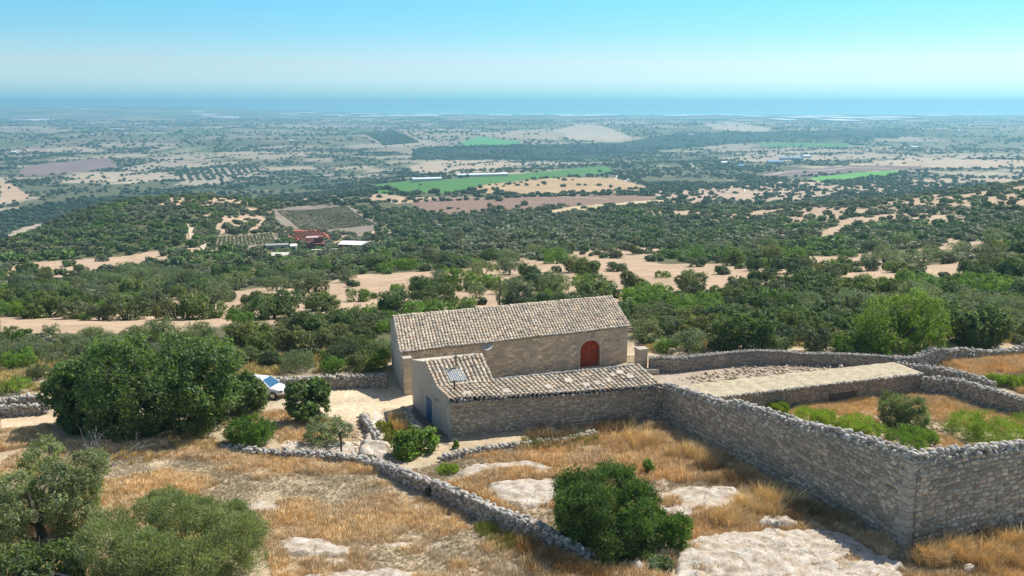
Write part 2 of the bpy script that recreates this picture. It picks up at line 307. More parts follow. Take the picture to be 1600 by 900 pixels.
# ---------------------------------------------------------------- land cover
TAN = (.46, .335, .225); SOIL = (.33, .24, .15); SCRUBG = (.13, .125, .065); BROWN = (.20, .145, .12)
COVER = [   # outline in survey points, distance range, ground colour, tree density
 ([(0, 535), (0, 488), (60, 484), (190, 474), (270, 460), (340, 457), (430, 448), (470, 452), (520, 440), (545, 428), (640, 430), (700, 432), (740, 422), (850, 414), (940, 404), (1000, 405), (1060, 418), (1120, 428), (1110, 445), (1040, 458), (980, 462), (900, 466), (860, 480), (780, 480), (700, 492), (640, 492), (600, 505), (500, 500), (470, 482), (400, 498), (300, 520), (200, 522), (100, 528)], (88, 330), TAN, .03),
 ([(0, 434), (20, 412), (180, 402), (240, 392), (262, 394), (262, 410), (190, 420), (120, 433)], (230, 420), TAN, .02),
 ([(630, 455), (700, 440), (760, 425), (840, 420), (880, 425), (860, 450), (760, 465), (640, 480)], (95, 330), TAN, .10),
 ([(1250, 378), (1270, 366), (1310, 352), (1330, 345), (1335, 352), (1300, 368), (1270, 383)], (200, 500), TAN, .03),
 ([(1410, 342), (1450, 336), (1520, 336), (1530, 345), (1440, 349)], (200, 560), TAN, .06),
 ([(1465, 385), (1490, 370), (1500, 375), (1485, 393)], (200, 500), TAN, .02),
 ([(1205, 432), (1270, 424), (1290, 432), (1230, 446)], (130, 300), TAN, .05),
 ([(1340, 418), (1390, 412), (1400, 424), (1355, 430)], (130, 330), TAN, .05),
 ([(1000, 462), (1030, 452), (1090, 455), (1070, 480), (1030, 495), (985, 480)], (90, 240), TAN, .12),
 ([(200, 322), (260, 308), (400, 300), (540, 296), (560, 302), (470, 312), (380, 320), (260, 326)], (420, 900), TAN, .16),
 ([(290, 350), (310, 350), (308, 380), (330, 392), (300, 398), (290, 380)], (280, 640), TAN, .03),
 ([(335, 340), (400, 334), (420, 345), (400, 360), (340, 366)], (280, 700), TAN, .15),
 ([(335, 368), (425, 362), (440, 380), (400, 388), (330, 392)], (250, 640), (.27, .22, .16), .0),
 ([(428, 328), (470, 321), (545, 322), (592, 350), (570, 368), (500, 362), (455, 358), (432, 350)], (350, 850), (.24, .20, .155), .0),
 ([(450, 360), (502, 358), (520, 372), (505, 378), (455, 381)], (350, 800), (.42, .12, .09), .0),
 ([(600, 370), (700, 345), (800, 330), (1000, 332), (1060, 345), (900, 385), (760, 405), (620, 400)], (200, 620), (.17, .185, .12), .85),
 ([(590, 302), (640, 308), (780, 308), (840, 305), (620, 318), (560, 312)], (600, 1100), TAN, .25),
 ([(640, 316), (700, 310), (880, 304), (1000, 304), (1035, 308), (1000, 316), (900, 322), (800, 331), (700, 336), (660, 332)], (560, 1100), (.25, .165, .125), .02),
 ([(830, 333), (900, 322), (1000, 314), (1075, 310), (1075, 317), (960, 324), (860, 335)], (500, 1000), (.52, .41, .25), .02),
 ([(720, 291), (800, 283), (880, 277), (960, 278), (1010, 292), (1000, 300), (880, 304), (760, 302)], (650, 1400), (.43, .30, .17), .07),
 ([(560, 291), (640, 282), (720, 279), (860, 267), (945, 259), (962, 271), (860, 277), (760, 288), (720, 300), (600, 304)], (620, 1800), (.085, .20, .055), .01),
 ([(640, 262), (660, 254), (720, 249), (790, 252), (810, 257), (780, 266), (700, 272), (650, 273)], (900, 2600), (.44, .34, .24), .09),
 ([(718, 224), (748, 214), (818, 221), (800, 227), (765, 234), (730, 233)], (1500, 5000), (.10, .30, .10), .01),
 ([(1262, 278), (1340, 270), (1400, 266), (1408, 271), (1350, 279), (1290, 285)], (800, 2500), (.13, .33, .07), .01),
 ([(1180, 222), (1330, 224), (1325, 231), (1200, 230)], (1800, 6000), (.09, .22, .08), .05),
 ([(1170, 275), (1220, 267), (1330, 259), (1420, 258), (1500, 263), (1330, 268), (1220, 278)], (900, 3000), (.21, .15, .14), .01),
 ([(25, 276), (42, 258), (168, 247), (186, 262), (110, 271)], (900, 4000), (.23, .165, .155), .0),
 ([(190, 262), (260, 250), (310, 252), (270, 262), (200, 270)], (900, 4000), (.36, .30, .23), .15),
 ([(270, 290), (330, 262), (400, 262), (410, 268), (330, 290)], (900, 4000), (.34, .29, .22), .25),
 ([(0, 280), (10, 283), (45, 305), (40, 313), (0, 315)], (600, 3000), TAN, .04),
 ([(860, 205), (900, 195), (940, 196), (990, 215), (960, 221), (890, 218)], (1800, 8000), (.44, .36, .27), .01),
 ([(780, 205), (850, 202), (885, 208), (875, 219), (800, 216)], (1800, 8000), (.36, .29, .22), .10),
 ([(560, 207), (600, 202), (640, 214), (668, 222), (640, 226), (600, 228)], (1800, 8000), (.38, .32, .25), .06),
 ([(1100, 195), (1140, 192), (1210, 200), (1190, 208), (1120, 202)], (2500, 9000), (.42, .35, .27), .04),
 ([(1360, 252), (1440, 247), (1600, 250), (1640, 262), (1480, 263), (1390, 258)], (900, 4000), (.46, .36, .26), .10),
 ([(1180, 292), (1215, 281), (1270, 279), (1295, 288), (1240, 298)], (700, 2000), (.46, .36, .26), .15),
 ([(1010, 300), (1160, 290), (1300, 290), (1500, 276), (1640, 270), (1640, 284), (1450, 292), (1300, 310), (1180, 320), (1060, 318)], (560, 1600), (.42, .32, .23), .42),
 # dark wooded slopes of the far valleys
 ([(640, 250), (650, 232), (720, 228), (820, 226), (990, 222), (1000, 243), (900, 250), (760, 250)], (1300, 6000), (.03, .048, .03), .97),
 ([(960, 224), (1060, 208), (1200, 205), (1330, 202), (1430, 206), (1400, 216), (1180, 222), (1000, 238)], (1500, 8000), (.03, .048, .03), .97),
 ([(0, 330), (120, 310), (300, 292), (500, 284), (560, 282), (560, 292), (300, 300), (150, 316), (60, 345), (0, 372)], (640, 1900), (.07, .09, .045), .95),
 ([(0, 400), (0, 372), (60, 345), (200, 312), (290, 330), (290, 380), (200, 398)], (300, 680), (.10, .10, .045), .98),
]
TRACKS_GROUND = []
def inpoly(px, py, pts):
    r = np.zeros(px.shape, bool); n = len(pts)
    for i in range(n):
        x1, y1 = pts[i]; x2, y2 = pts[(i+1) % n]
        if y1 == y2: continue
        c = ((y1 > py) != (y2 > py)) & (px < (x2-x1)*(py-y1)/(y2-y1)+x1); r ^= c
    return r
def wob(pts, n=3):           # hand-drawn rather than ruled field edges
    return pts
def cover(x, y, z):
    px, py = project(x, y, z)
    s = np.clip(3+600/np.maximum(y, 50), 1, 14)
    jx = px+(fbm(x*12/y*8, y/np.maximum(y, 1)*0+np.log(y)*60, 3, 31)-.5)*s*2.2; jy = py+(fbm(x*12/y*9, np.log(y)*60, 3, 32)-.5)*s*.55
    col = np.zeros((len(x), 3)); den = np.zeros(len(x))
    nb = fbm(x/26, y/26, 4, 5); nb2 = fbm(x/90, y/90, 4, 6); nb3 = fbm(x/330, y/330, 4, 8)
    TANa, SCR = np.array(TAN), np.array(SCRUBG)
    # mid slope: wooded, with bare ground where the noise is low
    bare = np.clip((np.where(y < 280, .485, .455)-(nb*.55+nb2*.45))/.045, 0, 1)
    mid = SCR*(1-bare[:, None])+TANa*bare[:, None]
    dmid = .93-.85*bare
    # plain: patchwork of pasture and scrub
    b2 = np.clip((.50-(nb2*.45+nb3*.55))/.06, 0, 1)
    farc = np.array((.115, .12, .07))*(1-b2[:, None])+np.array((.42, .345, .25))*b2[:, None]; dfar = .80-.68*b2
    q = cellh(x/260+fbm(x/500, y/500, 2, 40)*1.5, y/420+x/1500, 50); q2 = cellh(x/260+fbm(x/500, y/500, 2, 40)*1.5, y/420+x/1500, 51)
    par = np.array([(.13, .13, .075), (.36, .30, .23), (.17, .15, .11), (.12, .16, .08), (.28, .24, .19), (.085, .10, .055)])[np.minimum((q*6).astype(int), 5)]*(.85+.3*q2[:, None])
    w = np.clip((y-1700)/1500, 0, .72)[:, None]; farc = farc*(1-w)+par*w
    farc = farc*(1-.05*np.clip((y-1200)/1500, 0, 1))[:, None]
    t = np.clip((y-560)/160, 0, 1)[:, None]
    col = mid*(1-t)+farc*t; den = dmid*(1-t[:, 0])+dfar*t[:, 0]
    # farmstead and hillside in front
    f = np.clip((np.where(x < -11, 76, 86)-y)/4, 0, 1)[:, None]; n5 = fbm(x/3, y/3, 4, 12)[:, None]
    near = np.array((.46, .365, .245))*(.75+.5*n5)
    col = col*(1-f)+near*f; den = np.where(y < 86, 0, den)
    for pts, (y0, y1), c, d in COVER:
        m = inpoly(jx, jy, pts) & (y > y0) & (y < y1)
        v = (.86+.28*fbm(x/18, y/18, 3, 77))[:, None]
        col[m] = (np.array(c)*v)[m]; den[m] = d
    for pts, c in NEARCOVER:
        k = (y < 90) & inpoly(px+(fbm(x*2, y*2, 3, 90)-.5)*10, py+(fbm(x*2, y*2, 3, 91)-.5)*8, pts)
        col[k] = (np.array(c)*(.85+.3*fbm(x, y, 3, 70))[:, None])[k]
    return col, den
NEARCOVER = [
 ([(470, 618), (500, 604), (560, 600), (612, 604), (632, 612), (655, 620), (650, 640), (600, 636), (585, 650), (560, 662), (500, 655), (480, 640)], (.62, .50, .34)),
 ([(585, 640), (600, 650), (596, 690), (600, 715), (560, 716), (430, 702), (450, 690), (560, 690), (575, 668)], (.60, .53, .44)),
 ([(0, 648), (60, 648), (110, 655), (60, 668), (0, 672)], (.58, .44, .29)),
 ([(370, 610), (480, 610), (500, 640), (400, 640)], (.50, .40, .28)),
 ([(1020, 600), (1025, 582), (1150, 571), (1240, 567), (1400, 572), (1400, 590), (1100, 612)], (.40, .33, .25)),
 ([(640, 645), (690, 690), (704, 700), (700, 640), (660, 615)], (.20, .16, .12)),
]
def terrain():
    ys = [27.0]
    while ys[-1] < 12600:
        y = ys[-1]; r = .0042 if y < 90 else (.006 if y < 300 else (.0075 if y < 1000 else (.011 if y < 3000 else .02)))
        ys.append(y*(1+r))
    ys = np.array([4, 10, 16, 21, 24.5]+ys)
    a = np.concatenate([np.linspace(-1.08, -.66, 40)[:-1], np.linspace(-.66, .66, 760), np.linspace(.66, 1.08, 40)[1:]])
    A, Y = np.meshgrid(a, ys); X = A*Y
    x, y = X.ravel(), Y.ravel(); z = ground(x, y)
    col, den = cover(x, y, z)
    # vine and orchard rows: bare and planted strips alternate on the ground itself
    nr, nc = X.shape
    i = np.arange(nr*nc).reshape(nr, nc)
    F = np.stack([i[:-1, :-1], i[:-1, 1:], i[1:, 1:], i[1:, :-1]], -1).reshape(-1, 4)
    o = mk('ground', np.stack([x, y, z], 1), F, M_GROUND, vcol=col, smooth=True)
    tag(o, kind='structure')
terrain()
m, t = nodes('sea_water'); finish(t, (.10, .55, .55), .45, noise(t, .02, 4, .6, pos(t)), .1, 1, .5)
SEAZ = CAMZ-160
o = mk('sea', [(-70000, 5000, SEAZ), (70000, 5000, SEAZ), (70000, 70000, SEAZ), (-70000, 70000, SEAZ)], [(0, 1, 2, 3)], MATS['sea_water']); tag(o, kind='structure')
# the air between: one closed box round everything
HAZE = 1.75e-4
m, t = nodes('haze'); pv = N(t, 'VolumePrincipled', i_Density=HAZE, i_Anisotropy=.35); pv.inputs['Color'].default_value = (.40, .815, 1.0, 1)
oo = N(t, 'OutputMaterial'); t.links.new(pv.outputs[0], oo.inputs['Volume'])
b = MB(); b.box((0, 35400, (SEAZ-18+CAMZ+3)/2), (143000, 71400, CAMZ+3-(SEAZ-18))); o = b.build('haze', m); tag(o, kind='stuff')
M_FACE = m_tint('facing_stone', (.47, .42, .35), .95, 6, .3, .8, .04)
# ---------------------------------------------------------------- stones
def ico(sub):
    bm = bmesh.new(); bmesh.ops.create_icosphere(bm, subdivisions=sub, radius=1)
    V = np.array([v.co[:] for v in bm.verts]); F = np.array([[v.index for v in f.verts] for f in bm.faces]); bm.free(); return V, F
ICO1, ICO2 = ico(1), ico(2)
def rock_proto(sub, seed):
    r = np.random.default_rng(seed); V, F = ICO1 if sub == 1 else ICO2
    V = V.copy()
    for _ in range(7):        # chop facets off the ball
        n = r.normal(size=3); n /= np.linalg.norm(n); h = r.uniform(.55, .85); d = V@n; V -= np.outer(np.maximum(d-h, 0), n)
    V *= 1+r.normal(0, .05, (len(V), 1)); return V, F
ROCKS1 = [rock_proto(1, 100+i) for i in range(8)]; ROCKS2 = [rock_proto(2, 200+i) for i in range(6)]
def rotmat(rx, ry, rz):
    cx, sx, cy, sy, cz, sz = np.cos(rx), np.sin(rx), np.cos(ry), np.sin(ry), np.cos(rz), np.sin(rz)
    return np.stack([np.stack([cy*cz, sx*sy*cz-cx*sz, cx*sy*cz+sx*sz], -1), np.stack([cy*sz, sx*sy*sz+cx*cz, cx*sy*sz-sx*cz], -1), np.stack([-sy, sx*cy, cx*cy], -1)], -2)
def scatter(protos, P, S, RT, tint):
    """merge copies of protos: P n x 3 places, S n x 3 sizes, RT n x 3 x 3 turns, tint n x 3"""
    n = len(P); which = rng.integers(0, len(protos), n); Vs, Fs, Cs = [], [], []; off = 0
    for k, pr in enumerate(protos):
        V, F = pr[0], pr[1]; idx = np.nonzero(which == k)[0]
        if not len(idx): continue
        W = np.einsum('nij,nvj->nvi', RT[idx], V[None]*S[idx][:, None])+P[idx][:, None]
        FF = F[None]+(np.arange(len(idx))*len(V))[:, None, None]+off; off += len(idx)*len(V)
        c = np.repeat(tint[idx], len(F), 0)
        if len(pr) > 2: c = c*np.tile(pr[2], (len(idx), 1))
        Vs.append(W.reshape(-1, 3)); Fs.append(FF.reshape(-1, F.shape[1])); Cs.append(c)
    return np.concatenate(Vs), np.concatenate(Fs), np.concatenate(Cs)
def stone_tint(n, dark=.0):
    v = rng.uniform(.62, 1.15, (n, 1))-dark; return v*np.array([[1, .985, .96]])*(1+rng.normal(0, .03, (n, 3)))
def stations(pts, step):
    """pts rows (x, y, zbase, ztop) -> evenly spaced rows + direction"""
    P = np.array(pts, float); d = np.r_[0, np.cumsum(np.hypot(*(P[1:, :2]-P[:-1, :2]).T))]
    s = np.arange(0, d[-1], step); Q = np.stack([np.interp(s, d, P[:, i]) for i in range(4)], 1)
    e = np.stack([np.interp(s+.05, d, P[:, i]) for i in range(2)], 1)-np.stack([np.interp(s-.05, d, P[:, i]) for i in range(2)], 1)
    e /= np.maximum(np.linalg.norm(e, axis=1, keepdims=True), 1e-6); return Q, e
def coping(pts, th, size, layers=2, cols=3, protos=None, squash=.75, upright=False, dark=0):
    Ps, Ss, Rs = [], [], []
    for l in range(layers):
        for c in range(cols-(l if cols > 2 else 0)):
            Q, e = stations(pts, size*1.25); n = len(Q)
            w = (th*.92-size*.5); nn = cols-(l if cols > 2 else 0)
            off = ((c/(nn-1)-.5) if nn > 1 else 0)*w*(1-.25*l)+rng.normal(0, size*.13, n)
            nx = np.stack([-e[:, 1], e[:, 0]], 1)
            s0 = rng.uniform(-.5, .5, (n, 1))*size
            xy = Q[:, :2]+nx*off[:, None]+e*s0
            z = Q[:, 3]-size*(layers-l-.55)*.85+rng.normal(0, size*.09, n)
            Ps.append(np.c_[xy, z]); k = size*rng.uniform(.5, .82, (n, 1))
            Ss.append(k*np.c_[rng.uniform(.7, 1.25, n), rng.uniform(.7, 1.15, n), rng.uniform(.6, 1.0, n)*squash/.75])
            an = np.arctan2(e[:, 1], e[:, 0]); Rs.append(rotmat(rng.normal(0, .3, n), rng.normal(0, .3, n), an+rng.normal(0, .5, n)))
    P, S, RT = np.concatenate(Ps), np.concatenate(Ss), np.concatenate(Rs)
    return scatter(protos or ROCKS1, P, S, RT, stone_tint(len(P), dark))
def body_quads(pts, th, step=.5, batter=.04, zdown=.35, zoff=0.0):
    Q, e = stations(pts, step); last = np.array(pts[-1], float); Q = np.vstack([Q, last]); e = np.vstack([e, e[-1]])
    nx = np.stack([-e[:, 1], e[:, 0]], 1); n = len(Q); V = []; L = 6
    for sgn in (-1, 1):
        for k in range(L+1):
            f = k/L; z = (Q[:, 2]-zdown)*(1-f)+(Q[:, 3]-zoff)*f
            off = sgn*(th/2+batter*(1-f)*(Q[:, 3]-Q[:, 2]))+.025*(fbm(Q[:, 0]*1.7+9*sgn, z*2+k*.3, 2, 4)-.5)*2
            V.append(np.c_[Q[:, :2]+nx*off[:, None], z])
    V = np.array(V)          # 2(L+1), n, 3
    idx = np.arange(2*(L+1)*n).reshape(2*(L+1), n); F = []
    for s in (0, 1):
        b = s*(L+1)
        for k in range(L):
            a, c = idx[b+k], idx[b+k+1]
            q = np.stack([a[:-1], a[1:], c[1:], c[:-1]], 1); F.append(q if s == 0 else q[:, ::-1])
    a, c = idx[L], idx[2*L+1]; F.append(np.stack([a[:-1], a[1:], c[1:], c[:-1]], 1))
    for e0 in (0, n-1):
        q = np.array([[idx[k, e0], idx[k+1, e0], idx[L+1+k+1, e0], idx[L+1+k, e0]] for k in range(L)]); F.append(q if e0 else q[:, ::-1])
    return V.reshape(-1, 3), np.concatenate(F)
def wall_pts(rows):
    """rows: (px, py of the top, py of the foot[, level]) -> stations on the ground"""
    out = []
    for r in rows:
        g0 = hit(r[0], r[2], r[3] if len(r) > 3 else None); out.append((g0.x, g0.y, g0.z, zat(g0.x, g0.y, r[1])))
    return out
def masonry_wall(name, label, pts, th, mat, cap=.26, layers=2, cols=3, group=None, protos=None, squash=.75, dark=0, face=None):
    x, y, z = pts[0][:3]; o = thing(name, label, 'wall', (x, y, z), group=group)
    V, F = body_quads(pts, th, zoff=cap*.85*(layers-.3)); mk('wall_face', local(o, V), F, mat, o)
    V, F, c = coping(pts, th*1.08, cap, layers, cols, protos, squash, dark=dark); mk('coping', local(o, V), F, M_STONE, o, col=c, smooth=False)
    if face: V, F, c = facing(pts, th, face, seed=int(abs(x)*7)); mk('facing_stones', local(o, V), F, M_FACE, o, col=c)
    return o
def rubble_wall(name, label, pts, th, size=.3, group=None, protos=None, dark=0):
    x, y, z = pts[0][:3]; o = thing(name, label, 'wall', (x, y, z), group=group)
    core = [(a, b, c, max(c+.05, d-size*.8)) for a, b, c, d in pts]
    V, F = body_quads(core, th*.62, zdown=.3); mk('wall_core', local(o, V), F, M_DARKWALL, o)
    Ps, Ss, Rs = [], [], []
    hmax = max(p[3]-p[2] for p in pts); lay = max(1, int(math.ceil(hmax/(size*.62))))
    for l in range(lay):
        for side in (-1, 1):
            Q, e = stations(pts, size*1.1); n = len(Q); z = Q[:, 2]+size*.25+l*size*.62; ok = z < Q[:, 3]-size*.45
            if not ok.any(): continue
            Q, e, z = Q[ok], e[ok], z[ok]; n = len(Q); nx = np.stack([-e[:, 1], e[:, 0]], 1)
            off = side*(th/2-size*.32+rng.normal(0, size*.12, n)-(z-Q[:, 2])*.08)
            Ps.append(np.c_[Q[:, :2]+nx*off[:, None]+e*rng.uniform(-.5, .5, (n, 1))*size, z+rng.normal(0, size*.06, n)])
            k = size*rng.uniform(.42, .72, (n, 1)); Ss.append(k*np.c_[rng.uniform(.8, 1.4, n), rng.uniform(.7, 1, n), rng.uniform(.6, .9, n)])
            Rs.append(rotmat(rng.normal(0, .25, n), rng.normal(0, .25, n), np.arctan2(e[:, 1], e[:, 0])+rng.normal(0, .3, n)))
    for c in range(3 if th > .5 else 2):
        Q, e = stations(pts, size*1.05); n = len(Q); nx = np.stack([-e[:, 1], e[:, 0]], 1); m = 3 if th > .5 else 2
        off = (c/(m-1)-.5)*th*.6+rng.normal(0, size*.1, n)
        Ps.append(np.c_[Q[:, :2]+nx*off[:, None]+e*rng.uniform(-.5, .5, (n, 1))*size, Q[:, 3]-size*.35+rng.normal(0, size*.14, n)])
        k = size*rng.uniform(.45, .8, (n, 1)); Ss.append(k*np.c_[rng.uniform(.7, 1.2, n), rng.uniform(.7, 1.1, n), rng.uniform(.6, 1.0, n)])
        Rs.append(rotmat(rng.normal(0, .4, n), rng.normal(0, .4, n), rng.uniform(0, 6.3, n)))
    P, S, RT = np.concatenate(Ps), np.concatenate(Ss), np.concatenate(Rs)
    V, F, c = scatter(protos or ROCKS1, P, S, RT, stone_tint(len(P), dark)); mk('stones', local(o, V), F, M_STONE, o, col=c); return o
def block_proto(seed):
    r = np.random.default_rng(seed); V, F = ICO1; V = np.sign(V)*np.abs(V)**.5; V = V/np.abs(V).max()
    return V*(1+r.normal(0, .07, (len(V), 1))), F
BLOCKS = [block_proto(i) for i in range(8)]
def facing(pts, th, side=-1, batter=.04, h0=.24, zoff=.3, seed=1, u0=.03):
    """individual stones bedded in one face of a wall, in rough courses"""
    r = np.random.default_rng(seed); P0 = np.array(pts, float); d = np.r_[0, np.cumsum(np.hypot(*(P0[1:, :2]-P0[:-1, :2]).T))]; A = []; k = 0; L = d[-1]
    zmin = P0[:, 2].min()-.1; zmax = P0[:, 3].max(); z = zmin
    while z < zmax:
        h = h0*r.uniform(.75, 1.25); s = r.uniform(0, .2)
        while s < L-u0:
            w = h*r.uniform(.9, 2.3); sc = s+w/2; q = [np.interp(sc, d, P0[:, i]) for i in range(4)]; q2 = [np.interp(sc+.1, d, P0[:, i])-np.interp(sc-.1, d, P0[:, i]) for i in range(2)]
            top = q[3]-zoff; s += w+r.uniform(.0, .03)
            zz = z+h/2+r.normal(0, .025)+.10*math.sin(sc*.7+z*2)
            if zz+h*.35 > top: continue
            e = np.array(q2)/max(np.hypot(*q2), 1e-6); nx = np.array((-e[1], e[0])); f = (zz-q[2]+.35)/(q[3]-q[2]+.35)
            off = side*(th/2+batter*(1-f)*(q[3]-q[2]+.35)-.015+r.normal(0, .008)); hh = h*r.uniform(.8, 1.0)
            A.append((q[0]+nx[0]*off, q[1]+nx[1]*off, zz, w*.485, .045+r.uniform(0, .02), hh*.48, math.atan2(e[1], e[0])))
            if r.random() < .12: A[-1] = A[-1][:5]+(A[-1][5]*.6, A[-1][6])
        z += h
    A = np.array(A); n = len(A); t_ = .62+.75*r.random((n, 1))**1.1; t_ = t_*np.array([[1, .97, .92]])*(1+r.normal(0, .03, (n, 3)))
    lo = fbm(A[:, 0]*.5+A[:, 1]*.5, A[:, 2]*.8, 3, 5)[:, None]; t_ = t_*(.75+.5*lo)
    return scatter(BLOCKS, A[:, :3], A[:, 3:6], rotmat(r.normal(0, .03, n), r.normal(0, .06, n), A[:, 6]), t_)
# ---------------------------------------------------------------- roofs of barrel tiles
def tile_roof(el, er, rl, rr, tw, tl, seed=0, hip=True, palette=None):
    """el/er eave corners, rl/rr ridge corners; returns V, F, tint of the tiles"""
    el, er, rl, rr = [np.array(p, float) for p in (el, er, rl, rr)]
    r = np.random.default_rng(seed); n_col = int(round(np.linalg.norm(er-el)/tw)); n_row = int(math.ceil(np.linalg.norm(((rl-el)+(rr-er))/2)/tl))
    SEG = 6; Vs, Fs, Cs = [], [], []; off = 0
    pal = np.array(palette or [(1, .98, .9), (1.18, 1.12, 1.0), (.8, .78, .74), (1.05, .93, .8), (.92, .9, .86), (1.15, .98, .82), (.62, .6, .58)])
    for kind in (0, 1):       # channels, then covers
        for c in range(n_col+(1 if kind else 0)):
            u = (c+(.5 if not kind else 0))/n_col; u = min(max(u, .003), .997)
            a, b = el*(1-u)+er*u, rl*(1-u)+rr*u; ax = (b-a); L = np.linalg.norm(ax); ax = ax/L
            side = (er-el)/np.linalg.norm(er-el); up = np.cross(side, ax); up /= np.linalg.norm(up); side = np.cross(ax, up)
            sag = .0
            for k in range(n_row):
                s0 = k*L/n_row-.06+r.normal(0, .025); s1 = min(s0+L/n_row*1.28, L+.05)
                rad = tw*(.36 if kind else .33)*r.uniform(.9, 1.1); yaw = r.normal(0, .035); lift = (.05 if kind else 0.0)+r.normal(0, .007)
                base = len(Vs)*0
                ring = []
                for j, (s, rr_, hh) in enumerate(((s0, rad*1.08, .030), (s1, rad*.86, 0))):
                    cpt = a+ax*s+side*(yaw*(s-s0)+r.normal(0, .006))+up*(lift+hh)
                    for q in range(SEG+1):
                        an = math.pi*q/SEG
                        if kind: p = cpt+side*math.cos(an)*rr_+up*math.sin(an)*rr_*.85
                        else: p = cpt+side*math.cos(an)*rr_+up*(.09-math.sin(an)*rr_*.6)
                        ring.append(p)
                th = up*.02
                nv = len(ring); Vs += ring
                f = [(off+q, off+q+1, off+SEG+1+q+1, off+SEG+1+q) for q in range(SEG)]
                Fs += f; off += nv
                if kind:      # thickness at the lower mouth
                    mouth = [ring[q] for q in range(SEG+1)]+[ring[q]*.0+(ring[q]-(ring[q]-(a+ax*s0+side*0+up*lift))*.16) for q in range(SEG+1)]
                    Vs += mouth; Fs += [(off+q, off+q+1, off+SEG+1+q+1, off+SEG+1+q) for q in range(SEG)]; off += len(mouth); nf = 2*SEG
                else: nf = SEG
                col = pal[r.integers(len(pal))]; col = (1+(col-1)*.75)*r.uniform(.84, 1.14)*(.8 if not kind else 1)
                Cs += [col]*nf
    return np.array(Vs), np.array(Fs), np.array(Cs)
def ridge_tiles(pts, rad, tl, seed=3):
    mb_v, mb_f, mb_c = [], [], []; r = np.random.default_rng(seed); off = 0
    for a, b in zip(pts[:-1], pts[1:]):
        a, b = np.array(a, float), np.array(b, float); L = np.linalg.norm(b-a); ax = (b-a)/L; side = np.cross(ax, (0, 0, 1)); side /= np.linalg.norm(side); up = np.cross(side, ax)
        n = int(L/tl)
        for k in range(n):
            s0, s1 = k*L/n-.04, (k+1)*L/n+.03; rr_ = rad*r.uniform(.85, 1.15)
            for s, q_, h in ((s0, 1.08, .03), (s1, .9, 0)):
                c = a+ax*s+side*r.normal(0, .02)+up*(h+r.normal(0, .01))
                for q in range(6):
                    an = math.pi*q/5; mb_v.append(c+side*math.cos(an)*rr_*q_+up*math.sin(an)*rr_*q_)
            mb_f += [(off+q, off+q+1, off+7+q, off+6+q) for q in range(5)]; off += 12; mb_c += [np.array((1.05, 1, .93))*r.uniform(.7, 1.15)]*5
    return np.array(mb_v), np.array(mb_f), np.array(mb_c)
def lerp(a, b, u): return tuple(np.array(a, float)*(1-u)+np.array(b, float)*u)

